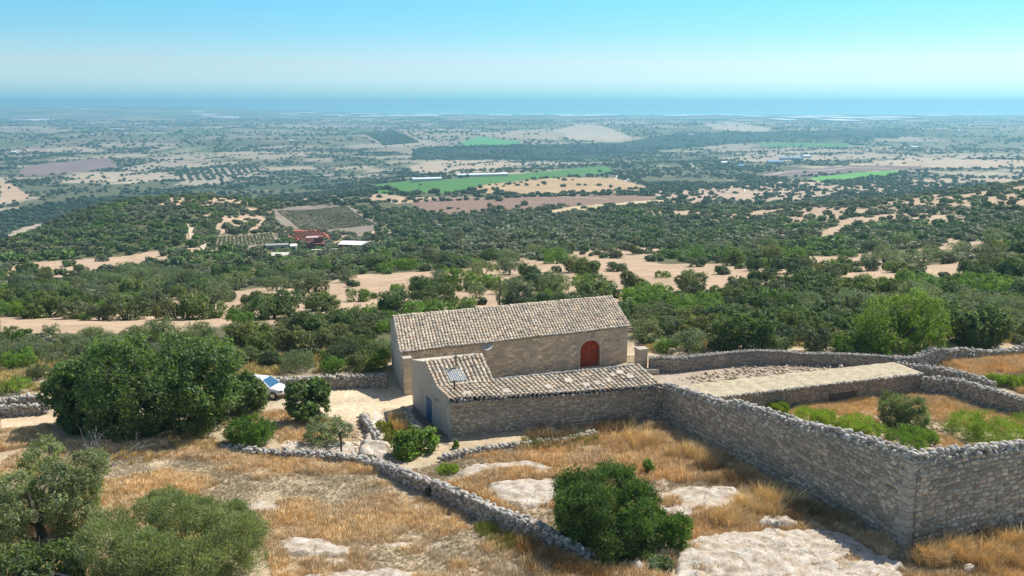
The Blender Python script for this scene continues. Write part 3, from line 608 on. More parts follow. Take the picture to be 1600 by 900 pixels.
# ---------------------------------------------------------------- the long farmhouse at the back
def house_a():
    fl, fr = hit(628, 610, 0), hit(979, 566, 0)
    zl, zr = zat(fl.x, fl.y, 547.5), zat(fr.x, fr.y, 507.5)
    dl, dr = np.array((-.24, .97)), np.array((-.30, .955))
    mL, mR = np.array(fl.xy)+dl*3.6, np.array(fr.xy)+dr*3.9
    bL, bR = np.array(fl.xy)+dl*7.4, np.array(fr.xy)+dr*7.6
    zml, zmr = zat(*mL, 495.5), zat(*mR, 464.5); zbl = zat(*bL, 500); zbr = zmr-.9
    o = thing('farmhouse', 'long pale stone farmhouse with a weathered tiled roof and an arched red door', 'house', (fl.x, fl.y, 0))
    L = lambda p: local(o, [p])[0]
    door0, door1 = .775, .868            # along the front
    A, B = np.array(fl.xy), np.array(fr.xy); fdir = (B-A)/np.linalg.norm(B-A); nrm = np.array((fdir[1], -fdir[0])); LN = np.linalg.norm(B-A)
    def fp(u, z, out=0): p = A+(B-A)*u+nrm*out; return tuple(p)+(z,)
    ez = lambda u: zl*(1-u)+zr*u
    # front wall with an arched opening
    AR = .85; n = 14; arch = []
    cx_, rw = (door0+door1)/2, (door1-door0)/2
    dtop = zat(*(A+(B-A)*cx_), 531.5); spring = dtop-AR
    mbw = MB()
    for u0, u1 in [(i/14*door0, (i+1)/14*door0) for i in range(14)]+[(door1+i/3*(1-door1), door1+(i+1)/3*(1-door1)) for i in range(3)]:
        mbw.poly([fp(u0, -.4), fp(u1, -.4), fp(u1, ez(u1)), fp(u0, ez(u0))])
    for i in range(n):
        a0, a1 = math.pi*(1-i/n), math.pi*(1-(i+1)/n)
        u0, u1 = cx_+rw*math.cos(a0), cx_+rw*math.cos(a1); z0, z1 = spring+AR*math.sin(a0), spring+AR*math.sin(a1)
        mbw.poly([fp(u0, z0), fp(u1, z1), fp(u1, ez(u1)), fp(u0, ez(u0))])
        mbw.poly([fp(u0, z0), fp(u0, z0, -.3), fp(u1, z1, -.3), fp(u1, z1)]); arch.append((u0, z0))
    arch.append((cx_+rw, spring))
    for u in (door0, door1): mbw.poly([fp(u, -.4), fp(u, -.4, -.3), fp(u, spring, -.3), fp(u, spring)])
    mbw.build('front_wall', M_HOUSE, o, off=o.location)
    w = MB()
    w.poly([(fl.x, fl.y, -.4), (fl.x, fl.y, zl), (*mL, zml-.05), (*bL, zbl), (*bL, -2)])
    w.poly([(fr.x, fr.y, -.4), (fr.x, fr.y, zr), (*mR, zmr-.05), (*bR, zbr), (*bR, -2)])
    w.poly([(*bL, -2), (*bL, zbl), (*bR, zbr), (*bR, -2)])
    w.build('gable_wall', M_PLASTER, o, off=o.location)
    # door: two leaves of planks, red with worn patches
    def leaf(ua, ub, name):
        d = MB(); k = 5
        for i in range(k):
            u0, u1 = ua+(ub-ua)*i/k+.0004, ua+(ub-ua)*(i+1)/k-.0004
            def zt(u): return spring+AR*math.sqrt(max(0, 1-((u-cx_)/rw)**2))-.01
            P = [fp(u0, .02, -.22), fp(u1, .02, -.22), fp(u1, .02, -.16), fp(u0, .02, -.16), fp(u0, zt(u0), -.22), fp(u1, zt(u1), -.22), fp(u1, zt(u1), -.16), fp(u0, zt(u0), -.16)]
            d.hexa(P, g(random.uniform(.7, 1.1)))
        lf = d.build(name, M_DOOR, o, off=o.location)
        for z in (.35, 1.3):
            hb = MB(); p0, p1 = fp(ua+.002, z, -.145), fp(ub-.002, z, -.145); hb.tube([p0, p1], .03, 5); hb.build('hinge_strap', M_IRON, lf, off=o.location)
    leaf(door0, cx_, 'door'); leaf(cx_, door1, 'door')
    # dressed surround
    s = MB()
    pts = [(door0, 0)]+[(u, z) for u, z in arch]+[(door1, 0)]
    for (u0, z0), (u1, z1) in zip(pts[:-1], pts[1:]):
        def ou(u, z):
            if z <= spring+.001: return (cx_+(u-cx_)*1.2, z)
            return (cx_+(u-cx_)*1.2, spring+(z-spring)*1.22)
        a, b_ = ou(u0, z0), ou(u1, z1)
        s.hexa([fp(u0, z0, -.02), fp(u1, z1, -.02), fp(u1, z1, .035), fp(u0, z0, .035), fp(*a, -.02), fp(*b_, -.02), fp(*b_, .035), fp(*a, .035)], g(random.uniform(.95, 1.05)))
    s.build('door_surround', M_DRESSED, o, off=o.location)
    # quoins at the right end
    q = MB()
    for i in range(9):
        z0 = i*zr/9; z1 = z0+zr/9-.015; wq = .035 if i % 2 else .022
        q.hexa([fp(1-wq, z0, -.3), fp(1.001, z0, -.3), fp(1.001, z0, .02), fp(1-wq, z0, .02), fp(1-wq, z1, -.3), fp(1.001, z1, -.3), fp(1.001, z1, .02), fp(1-wq, z1, .02)], g(random.uniform(.85, 1.05)))
    q.build('quoins', M_DRESSED, o, off=o.location)
    # roof
    ov = .28; fo = nrm*ov
    sl_ = (zml-zl)/3.6; eL = (fl.x+fo[0]-fdir[0]*.15, fl.y+fo[1]-fdir[1]*.15, zl-sl_*ov+.05); eR = (fr.x+fo[0]+fdir[0]*.12, fr.y+fo[1]+fdir[1]*.12, zr-sl_*ov+.05)
    rL, rR = (mL[0]-fdir[0]*.15, mL[1]-fdir[1]*.15, zml+.02), (mR[0]+fdir[0]*.12, mR[1]+fdir[1]*.12, zmr+.02)
    bk = MB(); dn = np.array((0, 0, -.06))
    bk.poly([np.array(eL)+dn, np.array(eR)+dn, np.array(rR)+dn, np.array(rL)+dn]); bk.poly([np.array(rL)+dn, np.array(rR)+dn, (*bR, zbr+.02), (*bL, zbl+.02)])
    cor = MB(); # cornice strip under the eaves
    cor.hexa([fp(0, zl-.22, 0), fp(1, zr-.22, 0), fp(1, zr-.22, .1), fp(0, zl-.22, .1), fp(0, zl-.03, 0), fp(1, zr-.03, 0), fp(1, zr-.03, .16), fp(0, zl-.03, .16)])
    cor.build('eaves_course', M_PLASTER, o, off=o.location)
    rf = bk.build('roof', M_TILEBED, o, off=o.location)
    V, F, c = tile_roof(eL, eR, rL, rR, .275, .36, 5)
    # hand-laid unevenness: the slope waves a little
    V[:, 2] += .05*np.sin(V[:, 0]*.9)+.04*(fbm(V[:, 0], V[:, 1], 2, 9)-.5)
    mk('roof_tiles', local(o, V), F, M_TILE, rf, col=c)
    V, F, c = tile_roof(rR, rL, rR, rL, .3, .3, 6) if False else ridge_tiles([rL, rR], .15, .4)
    mk('ridge_tiles', local(o, V), F, M_TILE, rf, col=c)
    for P in ([lerp(eL, rL, i/22) for i in range(23)], [lerp(eR, rR, i/22) for i in range(23)], [lerp(eL, eR, i/160) for i in range(161)]):
        P = np.array(P); P[:, 2] += .07; nn = len(P)
        V, F, c = scatter(ROCKS1, P, rng.uniform(.09, .16, (nn, 3)), rotmat(*rng.uniform(0, 6, (3, nn))), stone_tint(nn)); mk('edge_stones', local(o, V), F, M_STONE, rf, col=c)
    # satellite dish
    dx = A+(B-A)*.352+nrm*.25
    zz = zat(dx[0], dx[1], 541)
    d = thing('satellite_dish', 'round white satellite dish on the front of the long farmhouse', 'satellite dish', (dx[0], dx[1], zz))
    V, Fq = [], []; rad = .47; aim = Vector((-.05, -.55, .83)).normalized(); uu = aim.cross(Vector((0, 0, 1))).normalized(); vv = uu.cross(aim)
    nr, ns = 6, 24
    for sgn, hh in ((1, 0), (-1, .012)):
        for i in range(nr+1):
            r_ = rad*i/nr
            for k in range(ns):
                an = 2*math.pi*k/ns; p = uu*math.cos(an)*r_+vv*math.sin(an)*r_*1.08+aim*(.42*r_*r_-hh); V.append(tuple(p))
    for s_ in (0, 1):
        b0 = s_*(nr+1)*ns
        for i in range(nr):
            for k in range(ns): Fq.append((b0+i*ns+k, b0+i*ns+(k+1) % ns, b0+(i+1)*ns+(k+1) % ns, b0+(i+1)*ns+k))
    mk('reflector', V, Fq, M_WHITE, d, smooth=True)
    a_ = MB(); a_.tube([vv*-.45, vv*-.35+aim*.25, vv*-.1+aim*.5], .014, 6); a_.build('feed_arm', M_IRON, d)
    a_ = MB(); a_.box(tuple(vv*-.08+aim*.52), (.07, .07, .12)); a_.build('receiver', M_WHITE, d, bevel=.01)
    a_ = MB(); a_.tube([aim*-.03, (.05, .1, -.25), (nrm[0]*-.25, nrm[1]*-.25, -.28)], .022, 6); a_.build('mount', M_IRON, d)
    return fl, fr
m, t = nodes('red_door_paint'); n = noise(t, 5, 7, .75, pos(t))
finish(t, mul(t, ramp(t, n, [(.34, (.07, .02, .015)), (.45, (.30, .035, .012)), (.58, (.42, .07, .02)), (.70, (.26, .12, .05))]), attr(t)), .6, n, .2, .01); M_DOOR = m
M_IRON = m_plain('iron', (.07, .065, .06), .6, .4); M_WHITE = m_plain('white_enamel', (.62, .60, .55), .45, .5)
M_DRESSED = m_tint('dressed_stone', (.48, .42, .34), .9, 5, .22, .4); M_TILEBED = m_plain('roof_bed', (.17, .14, .11), .95)
M_GREENIRON = m_plain('green_iron', (.03, .09, .05), .5)
HA = house_a()

# ---------------------------------------------------------------- the lower building in front
def house_b():
    c1, c2, c3 = hit(704, 690, 0), hit(1038, 655, 0), hit(645, 632, 0)
    A, B = np.array(c1.xy), np.array(c2.xy); fd = (B-A)/np.linalg.norm(B-A); bd = np.array((-fd[1], fd[0])); D = np.array(c3.xy)-A; DL = np.linalg.norm(D); D = D/DL
    z1, z2 = zat(*A, 624), zat(*B, 600)
    o = thing('farm_building', 'low L-shaped stone building with a raised tiled block at its left end', 'building', (c1.x, c1.y, 0))
    lt, rt = 2.7, 2.3                      # depth of the lower roof
    rise = .26
    def F(u, t_, z):                       # u along the front, t_ metres back (left end runs along the gable)
        p = A*(1-u)+B*u+(D*(1-u)+bd*u)*t_; return (p[0], p[1], z)
    zr1, zr2 = zat(*F(.13, lt, 0)[:2], 600), zat(*F(.93, rt, 0)[:2], 571)
    zfr = lambda u: z1*(1-u)+z2*u
    zrf = lambda u: zr1*(1-u)+zr2*u
    uu = .245                              # right end of the raised block
    t2 = 5.0
    # ridge of the raised block
    kz1 = zat(*F(0, t2, 0)[:2], 566); kz2 = zat(*F(uu, t2, 0)[:2], 554.5)
    w = MB(); n = 16
    for i in range(n):
        a, b = i/n, (i+1)/n; w.poly([F(a, 0, -.4), F(b, 0, -.4), F(b, 0, zfr(b)-.28), F(a, 0, zfr(a)-.28)])
    w.build('front_wall', M_WALL, o, off=o.location)
    V, Fx, c = facing([(*F(i/20, 0, 0)[:2], -.1, zfr(i/20)) for i in range(21)], 0.0, -1, 0, .24, .3, 9); mk('facing_stones', local(o, V), Fx, M_FACE, o, col=c)
    zb3 = zat(c3.x, c3.y, 563); tb = t2+1.1; kb = zat(*F(uu, tb, 0)[:2], 552)
    w = MB()
    w.poly([F(0, 0, -.4), F(0, 0, z1-.2), F(0, lt, zr1-.05), F(0, t2, kz1-.02), (c3.x, c3.y, zb3), (c3.x, c3.y, -.6)])
    w.build('gable_wall', M_PLASTER, o, off=o.location)
    w = MB(); w.poly([F(uu, lt, -.3), F(uu, lt, zrf(uu)), F(uu, t2, kz2-.03), F(uu, tb, kb-.1), F(uu, tb, -.3)])
    w.poly([(c3.x, c3.y, -.4), F(uu, tb, -.4), F(uu, tb, kb-.1), (c3.x, c3.y, zb3)])
    w.poly([F(uu, rt+.1, -.3), F(1, rt, -.3), F(1, rt, z2+.2), F(uu, rt+.1, zrf(uu)-.06)])
    w.poly([F(.955, 0, -.3), F(.955, rt, -.3), F(.955, rt, z2+.2), F(.955, 0, z2-.1)])
    w.build('yard_wall', M_HOUSE, o, off=o.location)
    # flat pale terrace behind the raised ridge
    w = MB(); w.hexa([F(-.006, t2, kz1-.14), F(uu, t2, kz2-.14), F(uu, tb, kb-.2), (c3.x, c3.y, zb3-.14), F(-.006, t2, kz1+.06), F(uu, t2, kz2+.06), F(uu, tb, kb), (c3.x, c3.y, zb3+.06)])
    w.build('roof_terrace', M_PALE, o, off=o.location)
    # roofs
    e0, e1 = F(0, -.12, z1), F(.965, -.12, zfr(.965))
    r0, r1 = F(0, lt, zr1), F(.925, rt, zrf(.925)+.02)
    k0, k1 = F(0, t2, kz1), F(uu, t2, kz2)
    s0, s1 = F(0, lt-.15, zr1-.02), F(uu, lt-.15, zrf(uu)-.02)
    bed = MB(); dn = np.array((0, 0, -.05))
    for i in range(24):
        a_, b_ = i/24, (i+1)/24; sg = lambda u: np.array((0, 0, -.07-.10*math.sin(min(max((u-.2)/.8, 0), 1)*math.pi)+.05*math.sin(u*19)*.6))
        bed.poly([np.array(lerp(e0, e1, a_))+sg(a_), np.array(lerp(e0, e1, b_))+sg(b_), np.array(lerp(r0, r1, b_))+sg(b_), np.array(lerp(r0, r1, a_))+sg(a_)])
    bed.poly([np.array(p)+dn for p in (s0, s1, k1, k0)])
    rf = bed.build('roof', M_TILEBED, o, off=o.location)
    pal = [(1, .97, .9), (1.15, 1.1, .98), (.72, .7, .66), (1.02, .9, .76), (.9, .88, .84), (1.1, .93, .76), (.6, .58, .56), (1.2, 1.18, 1.1)]
    V1, F1, C1 = tile_roof(e0, e1, r0, r1, .34, .40, 15, palette=pal)
    u = (V1-np.array(e0))@(np.array(e1)-np.array(e0))/np.sum((np.array(e1)-np.array(e0))**2)
    V1[:, 2] -= .10*np.sin(np.clip((u-.2)/.8, 0, 1)*math.pi)-.05*np.sin(u*19)*.6
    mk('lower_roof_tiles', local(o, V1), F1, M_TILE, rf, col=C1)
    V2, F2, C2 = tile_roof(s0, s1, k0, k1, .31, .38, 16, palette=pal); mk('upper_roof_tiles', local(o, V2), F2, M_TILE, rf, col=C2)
    V, Fx, c = ridge_tiles([k0, k1], .14, .4, 8); mk('ridge_tiles', local(o, V), Fx, M_TILE, rf, col=c)
    V, Fx, c = ridge_tiles([k1, s1], .13, .36, 9); mk('verge_tiles', local(o, V), Fx, M_TILE, rf, col=c)
    V, Fx, c = ridge_tiles([r1, e1], .13, .36, 10); mk('verge_tiles', local(o, V), Fx, M_TILE, rf, col=c)
    V, Fx, c = ridge_tiles([k0, s0, e0], .12, .34, 12); mk('verge_tiles', local(o, V), Fx, M_TILE, rf, col=c)
    # stones weighting the eaves and the ridge of the lower roof
    rows = [(*F(i/40, -.02, 0)[:2], 0, zfr(i/40)+.05) for i in range(41)]
    V, Fx, c = coping(rows, .42, .24, 2, 2, dark=.05); mk('coping', local(o, V), Fx, M_STONE, o, col=c)
    nn = 90; P = np.array([lerp(F(uu, lt, zrf(uu)), r1, i/nn)+np.array((0, 0, .05)) for i in range(nn)])
    V, Fx, c = scatter(ROCKS1, P, rng.uniform(.09, .17, (nn, 3)), rotmat(*rng.uniform(0, 6, (3, nn))), stone_tint(nn)); mk('ridge_stones', local(o, V), Fx, M_STONE, rf, col=c)
    # flat stone slabs laid over broken tiles
    sd = (np.array(e1)-np.array(e0)); sd /= np.linalg.norm(sd)
    for u_, v_ in ((.09, .22), (.27, .2), (.60, .55), (.66, .25), (.72, .3), (.79, .4), (.83, .62), (.875, .7), (.90, .45), (.48, .3)):
        p = np.array(lerp(lerp(e0, e1, u_), lerp(r0, r1, u_), v_)); p[2] += .14-.10*math.sin(max(0, (u_-.2)/.8)*math.pi); bk = np.array((bd[0], bd[1], rise*.9)); a_ = random.uniform(-.3, .3)
        hw = .24*random.uniform(.8, 1.2); s2 = sd*math.cos(a_)+bk*math.sin(a_); b2 = bk*math.cos(a_)-sd*math.sin(a_); up = np.array((0, 0, .05))
        Q = [p-s2*hw-b2*hw, p+s2*hw-b2*hw, p+s2*hw+b2*hw, p-s2*hw+b2*hw]; sl_ = MB(); sl_.hexa(Q+[q+up for q in Q], g(random.uniform(.9, 1.2))); sl_.build('patch_slab', M_DRESSED, rf, off=o.location)
    # ribbed roof light
    rl = MB(); c0 = np.array(lerp(lerp(s0, s1, .40), lerp(k0, k1, .40), .28)); dx = np.array(s1)-np.array(s0); dx /= np.linalg.norm(dx); dy = (np.array(k0)-np.array(s0)); dy /= np.linalg.norm(dy); up = np.array((0, 0, 1))
    for i in range(8):
        for k in range(4):
            def pt(q): return c0+dx*(-.6+q*.15/4*1.0+i*.15)+up*(.19+.03*math.sin(q/4*2*math.pi))
            a, b = pt(k), pt(k+1); rl.poly([a-dy*.6, b-dy*.6, b+dy*.62, a+dy*.62])
    rl.build('roof_light', m_plain('ribbed_sheet', (.46, .47, .47), .55, .3), rf, off=o.location)
    # flue pipes
    def flue(px_, py_, pt, h, lab):
        p = np.array(pt); f = thing('flue_pipe', lab, 'flue pipe', tuple(p))
        a_ = MB(); a_.tube([(0, 0, -.1), (0, 0, h)], .065, 10); a_.build('pipe', m_plain('rusty_pipe', (.20, .17, .14), .7) if 'rusty_pipe' not in MATS and 'rp' not in bpy.data.materials else M_IRON, f)
        a_ = MB(); a_.tube([(0, 0, h), (0, 0, h+.05), (0, 0, h+.13)], [.13, .12, .03], 10); a_.build('cowl', M_IRON, f)
    p = lerp(lerp(s0, s1, .47), lerp(k0, k1, .47), .62); flue(0, 0, (p[0], p[1], p[2]+.1), .75, 'thin flue pipe standing high on the raised tiled roof')
    p = lerp(lerp(e0, e1, .02), lerp(r0, r1, .02), .62); p = F(.055, 1.6, lerp(e0, r0, .6)[2]); flue(0, 0, (p[0], p[1], p[2]+.1), .55, 'short flue pipe near the lower left corner of the tiled roof')
    # blue door low in the gable wall, small wall shelf
    d = MB(); nrm = np.array((-D[1], D[0]))
    def G(s, z, out): p = A+D*s+nrm*out; return (p[0], p[1], z)
    d.hexa([G(3.9, -.1, .0), G(5.0, -.1, .0), G(5.0, -.1, .04), G(3.9, -.1, .04), G(3.9, 1.75, .0), G(5.0, 1.75, .0), G(5.0, 1.75, .04), G(3.9, 1.75, .04)])
    db = d.build('door', m_plain('blue_paint', (.035, .11, .22), .6, var=.4, scale=2), o, off=o.location); db['label'] = 'blue door low in the plastered gable wall'
    d = MB(); d.box(G(2.4, 2.25, .16), (.3, .34, .14), rz=math.atan2(D[1], D[0])); d.build('wall_bracket', M_DRESSED, o, off=o.location, bevel=.02)
    return F, A, B, D, DL
m, t = nodes('pale_screed'); n = noise(t, 3, 7, .7, pos(t)); finish(t, ramp(t, n, [(.3, (.42, .37, .30)), (.6, (.62, .56, .46))]), .95, n, .3, .03); M_PALE = m
HB = house_b()
# gate pillar between the two buildings
def pillar(name, label, px, pyt, pyb, w, d, rz, mat, cap=True, lv=0, cat='pillar'):
    p = hit(px, pyb, lv); zt = zat(p.x, p.y, pyt); o = thing(name, label, cat, (p.x, p.y, lv), rz)
    h = zt-lv; k = MB(); n = max(3, int(h/.42))
    for i in range(n): k.box((0, 0, (i+.5)*h/n), (w*random.uniform(.97, 1), d*random.uniform(.97, 1), h/n-.012), tint=g(random.uniform(.9, 1.08)))
    k.build('shaft', mat, o, bevel=.02)
    if cap: k = MB(); k.box((0, 0, h+.11), (w+.14, d+.14, .22)); k.build('capstone', M_DRESSED, o, bevel=.06)
    return o
m_tint('tan_stone', (.56, .46, .33), .9, 5, .2, .4)
pillar('gate_pillar', 'tall tan stone gate pillar with a rounded cap between the two farm buildings', 637, 562, 615, .62, .62, .3, MATS['tan_stone'])
# yard gate on the right
pillar('gate_pillar', 'square stone gate pillar with a flat white cap at the far yard wall', 1001, 547, 578, .85, .8, .35, M_DRESSED)
def gate():
    p0, p1 = hit(980, 569, 0), hit(993, 569, 0); o = thing('iron_gate', 'low green iron bar gate beside the square stone pillar', 'gate', tuple(p0))
    z = zat(p0.x, p0.y, 555); k = MB()
    for i in range(8):
        p = p0.lerp(p1, i/7); b = MB(); b.tube([(p.x, p.y, .05), (p.x, p.y, z)], .016, 5, caps=True); b.build('bar', M_GREENIRON, o, off=o.location)
    for zz in (.15, z-.15): k = MB(); k.tube([(p0.x, p0.y, zz), (p1.x, p1.y, zz)], .022, 5); k.build('rail', M_GREENIRON, o, off=o.location)
gate()
def trough():
    p = hit(1018, 584, 0); o = thing('stone_trough', 'long stone trough at the foot of the gate pillar', 'trough', tuple(p), .2)
    k = MB(); L_, W_, H_, T = 1.2, .55, .45, .09
    for sx in (-1, 1): k.box((sx*(L_/2-T/2), 0, H_/2), (T, W_, H_))
    for sy in (-1, 1): k.box((0, sy*(W_/2-T/2), H_/2), (L_-2*T-.004, T, H_-.006))
    k.build('basin', M_DRESSED, o); k = MB(); k.box((0, 0, .08), (L_-2*T-.006, W_-2*T-.006, .14)); k.build('floor_slab', M_DRESSED, o)
trough()
# ---------------------------------------------------------------- walls
def w1():
    a, b = hit(1040, 655, 0), hit(1422, 858, 1.5)
    a3, b3 = Vector((a.x, a.y, 0)), Vector((b.x, b.y, 1.5))
    def at(px, pyt):       # where the line of the wall crosses the column px
        k = (px-800)/FPX
        lo, hi = 0, 1.0
        for _ in range(40):
            mid = (lo+hi)/2; p = a3.lerp(b3, mid); q = project(p.x, p.y, zat(p.x, p.y, pyt))[0]
            if q < px: lo = mid
            else: hi = mid
        p = a3.lerp(b3, (lo+hi)/2); zg = gz(p.x, p.y); return (p.x, p.y, min(p.z, zg)-.1, zat(p.x, p.y, pyt))
    rows = [at(1040, 598), at(1080, 609), at(1120, 622), at(1146, 629.5), at(1148, 625), at(1151, 624), at(1180, 634), at(1230, 649), at(1268, 662.5), at(1271, 661), at(1275, 660.5), at(1320, 672), at(1370, 686), at(1428, 703)]
    masonry_wall('compound_wall', 'tall rubble wall with rough stone coping stepping down the slope to the corner', rows, .55, M_WALL, .27, 2, 3, protos=ROCKS2, face=-1)
    c = rows[-1]; return c
CR = w1()
def w2():
    b = hit(1600, 812, 1.6); b2 = hit(1760, 770, 1.6)
    rows = [(CR[0]-.05, CR[1]-.1, .9, CR[3]), (b.x, b.y, 1.0, zat(b.x, b.y, 687)), (b2.x, b2.y, 1.0, zat(b2.x, b2.y, 668))]
    masonry_wall('compound_wall', 'tall rubble wall running right from the nearest corner', rows, .55, M_WALL, .27, 2, 3, protos=ROCKS2, face=-1)
    q = thing('corner_quoins', 'column of squared corner stones where the two tall walls meet', 'corner stones', (CR[0], CR[1], 1.2), math.atan2(b.y-CR[1], b.x-CR[0]))
    k = MB(); z = 0; H_ = CR[3]-1.2-.42; i = 0
    while z < H_-.1:
        h = random.uniform(.30, .5); h = min(h, H_-z); wx, wy = (.75, .5) if i % 2 else (.5, .8)
        oc = -(.345+.19*(1-(z+h/2)/H_)); k.box((oc+wx/2, oc+wy/2, z+h/2), (wx, wy, h-.012), tint=g(random.uniform(.85, 1.02))); z += h; i += 1
    k.build('quoin_blocks', M_QUOIN, q, bevel=.025)
M_QUOIN = m_tint('quoin_stone', (.44, .39, .33), .92, 4, .35, .7, .04)
w2()
masonry_wall('yard_wall', 'smooth rendered far wall of the empty yard with a low rounded coping',
    wall_pts([(1014, 557, 581, 0), (1060, 557, 580, 0), (1100, 553, 575, 0), (1140, 549, 571, 0), (1180, 546, 569, 0), (1230, 548, 568, 0), (1250, 551, 569, 0), (1300, 551, 571, 0), (1350, 553, 573, 0), (1400, 557, 577, 0), (1428, 557, 577, 0)]), .55, M_DARKWALL, .16, 1, 4)
rubble_wall('drystone_wall', 'tumbled drystone wall rising behind the dry grass at the far right',
    wall_pts([(1428, 556, 577, 0), (1440, 551, 574, 0), (1455, 544, 570, 0), (1466, 543, 568, 0), (1480, 546, 566, 0), (1500, 543, 562, 0), (1540, 547, 560, 0), (1575, 545, 558, 0), (1600, 538, 556, 0), (1700, 528, 550, 0)]), .8, .3)
rubble_wall('drystone_wall', 'upper of two parallel drystone walls running right from the flat roof',
    wall_pts([(1396, 560, 577, 0), (1402, 559, 578, 0), (1408, 566, 580, 0), (1440, 570, 586, 0), (1480, 575, 595, 0), (1520, 584, 606, 0), (1550, 597, 614, 0)]), .8, .28)
rubble_wall('drystone_wall', 'lower of two parallel drystone walls edging the green enclosure',
    wall_pts([(1440, 588, 612, 0), (1480, 590, 618, 0), (1510, 595, 626, 0), (1540, 606, 636, 0), (1570, 613, 643, 0), (1600, 622, 650, 0), (1720, 660, 690, 0)]), .8, .3)
rubble_wall('drystone_wall', 'drystone wall behind the parked car', wall_pts([(362, 599, 612, 0), (400, 593, 609, 0), (440, 590, 608, 0), (500, 587, 607, 0), (560, 585, 605, 0), (606, 584, 606, 0)]), .6, .3, dark=.05)
rubble_wall('drystone_wall', 'far one of two pale drystone walls at the left edge', wall_pts([(-120, 634, 650, 0), (0, 624, 641, 0), (40, 617, 636, 0), (75, 616, 634, 0)]), .6, .3)
rubble_wall('drystone_wall', 'near one of two pale drystone walls at the left edge', wall_pts([(-120, 640, 658, 0), (0, 634, 652, 0), (50, 631, 648, 0), (75, 632, 646, 0)]), .5, .28)
rubble_wall('drystone_wall', 'long ruined drystone wall crossing the dry slope diagonally',
    wall_pts([(350, 694, 703), (400, 700, 711), (440, 703, 714), (500, 706, 717), (555, 712, 722), (600, 722, 738), (640, 737, 758), (680, 751, 776), (720, 768, 796), (760, 784, 814), (800, 802, 834), (840, 818, 850), (880, 838, 868), (925, 866, 886)]), .62, .27, protos=ROCKS2)
rubble_wall('stone_edging', 'low line of pale stones along the foot of the shaded building wall',
    wall_pts([(690, 712, 722), (720, 703, 714), (760, 697, 707), (800, 691, 701), (850, 686, 695), (885, 683, 691), (930, 672, 681)]), .45, .27)
rubble_wall('stone_edging', 'low stone edging left of the yellow bushes', wall_pts([(566, 645, 655), (573, 655, 668), (585, 672, 688), (592, 684, 700)]), .45, .3)
rubble_wall('stone_edging', 'low stone edging between the yellow bushes and the gable', wall_pts([(632, 636, 647), (642, 650, 663), (652, 668, 682), (657, 680, 692)]), .55, .3)
# ---------------------------------------------------------------- low flat-roofed ruin
def ruin():
    fr = hit(1440, 612, 0); d = np.array((.95, .313)); A = np.array(fr.xy); zt = zat(*A, 584)
    o = thing('flat_roofed_outbuilding', 'low stone outbuilding with a pale flat roof inside the compound', 'outbuilding', (fr.x, fr.y, 0))
    n = np.array((-d[1], d[0])); L_ = 20.6; Bk = 3.3
    def P(s, t_, z): p = A-d*s+n*t_; return (p[0], p[1], z)
    zb = zt+.03
    w = MB()
    for i in range(12):
        s0, s1 = i*L_/12, (i+1)*L_/12; w.poly([P(s1, 0, -.3), P(s0, 0, -.3), P(s0, 0, zt-.05), P(s1, 0, zt-.05)])
    w.poly([P(0, 0, -.3), P(0, Bk, -.3), P(0, Bk, zb-.05), P(0, 0, zt-.05)]); w.poly([P(0, Bk, -.3), P(L_, Bk, -.3), P(L_, Bk, zb-.05), P(0, Bk, zb-.05)]); w.poly([P(L_, Bk, -.3), P(L_, 0, -.3), P(L_, 0, zt-.05), P(L_, Bk, zb-.05)])
    w.build('wall', M_DARKWALL, o, off=o.location)
    # uneven screed
    nx_, ny_ = 90, 16; V = []; 
    for i in range(nx_+1):
        for j in range(ny_+1):
            p = P(i*L_/nx_, j*Bk/ny_, 0); V.append((p[0], p[1], zt+.02+.06*fbm(np.array([p[0]*1.2]), np.array([p[1]*1.2]), 3, 2)[0]+.02*math.sin(i)))
    idx = np.arange((nx_+1)*(ny_+1)).reshape(nx_+1, ny_+1); Fq = np.stack([idx[:-1, :-1], idx[:-1, 1:], idx[1:, 1:], idx[1:, :-1]], -1).reshape(-1, 4)
    rf = mk('flat_roof', local(o, V), Fq, M_PALE2, o)
    rows = [(*P(s, .0, 0)[:2], 0, zt+.10) for s in np.linspace(L_, 0, 40)]
    V, Fx, c = coping(rows, .34, .2, 1, 2, dark=.0); mk('edge_stones', local(o, V), Fx, M_STONE, o, col=c)
    # opening in the front wall
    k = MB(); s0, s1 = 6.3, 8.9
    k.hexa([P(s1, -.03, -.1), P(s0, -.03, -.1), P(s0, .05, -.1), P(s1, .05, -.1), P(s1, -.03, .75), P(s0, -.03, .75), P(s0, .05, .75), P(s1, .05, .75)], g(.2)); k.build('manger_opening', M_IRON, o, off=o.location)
m, t = nodes('pale_earth_roof'); n = noise(t, 2.2, 8, .75, pos(t)); n2 = noise(t, 12, 5, .7, pos(t))
finish(t, mul(t, ramp(t, n, [(.3, (.26, .21, .14)), (.5, (.48, .41, .28)), (.68, (.60, .53, .38))]), ramp(t, n2, [(.3, g(.75)), (.7, g(1.1))])), .95, n2, .5, .04); M_PALE2 = m
ruin()
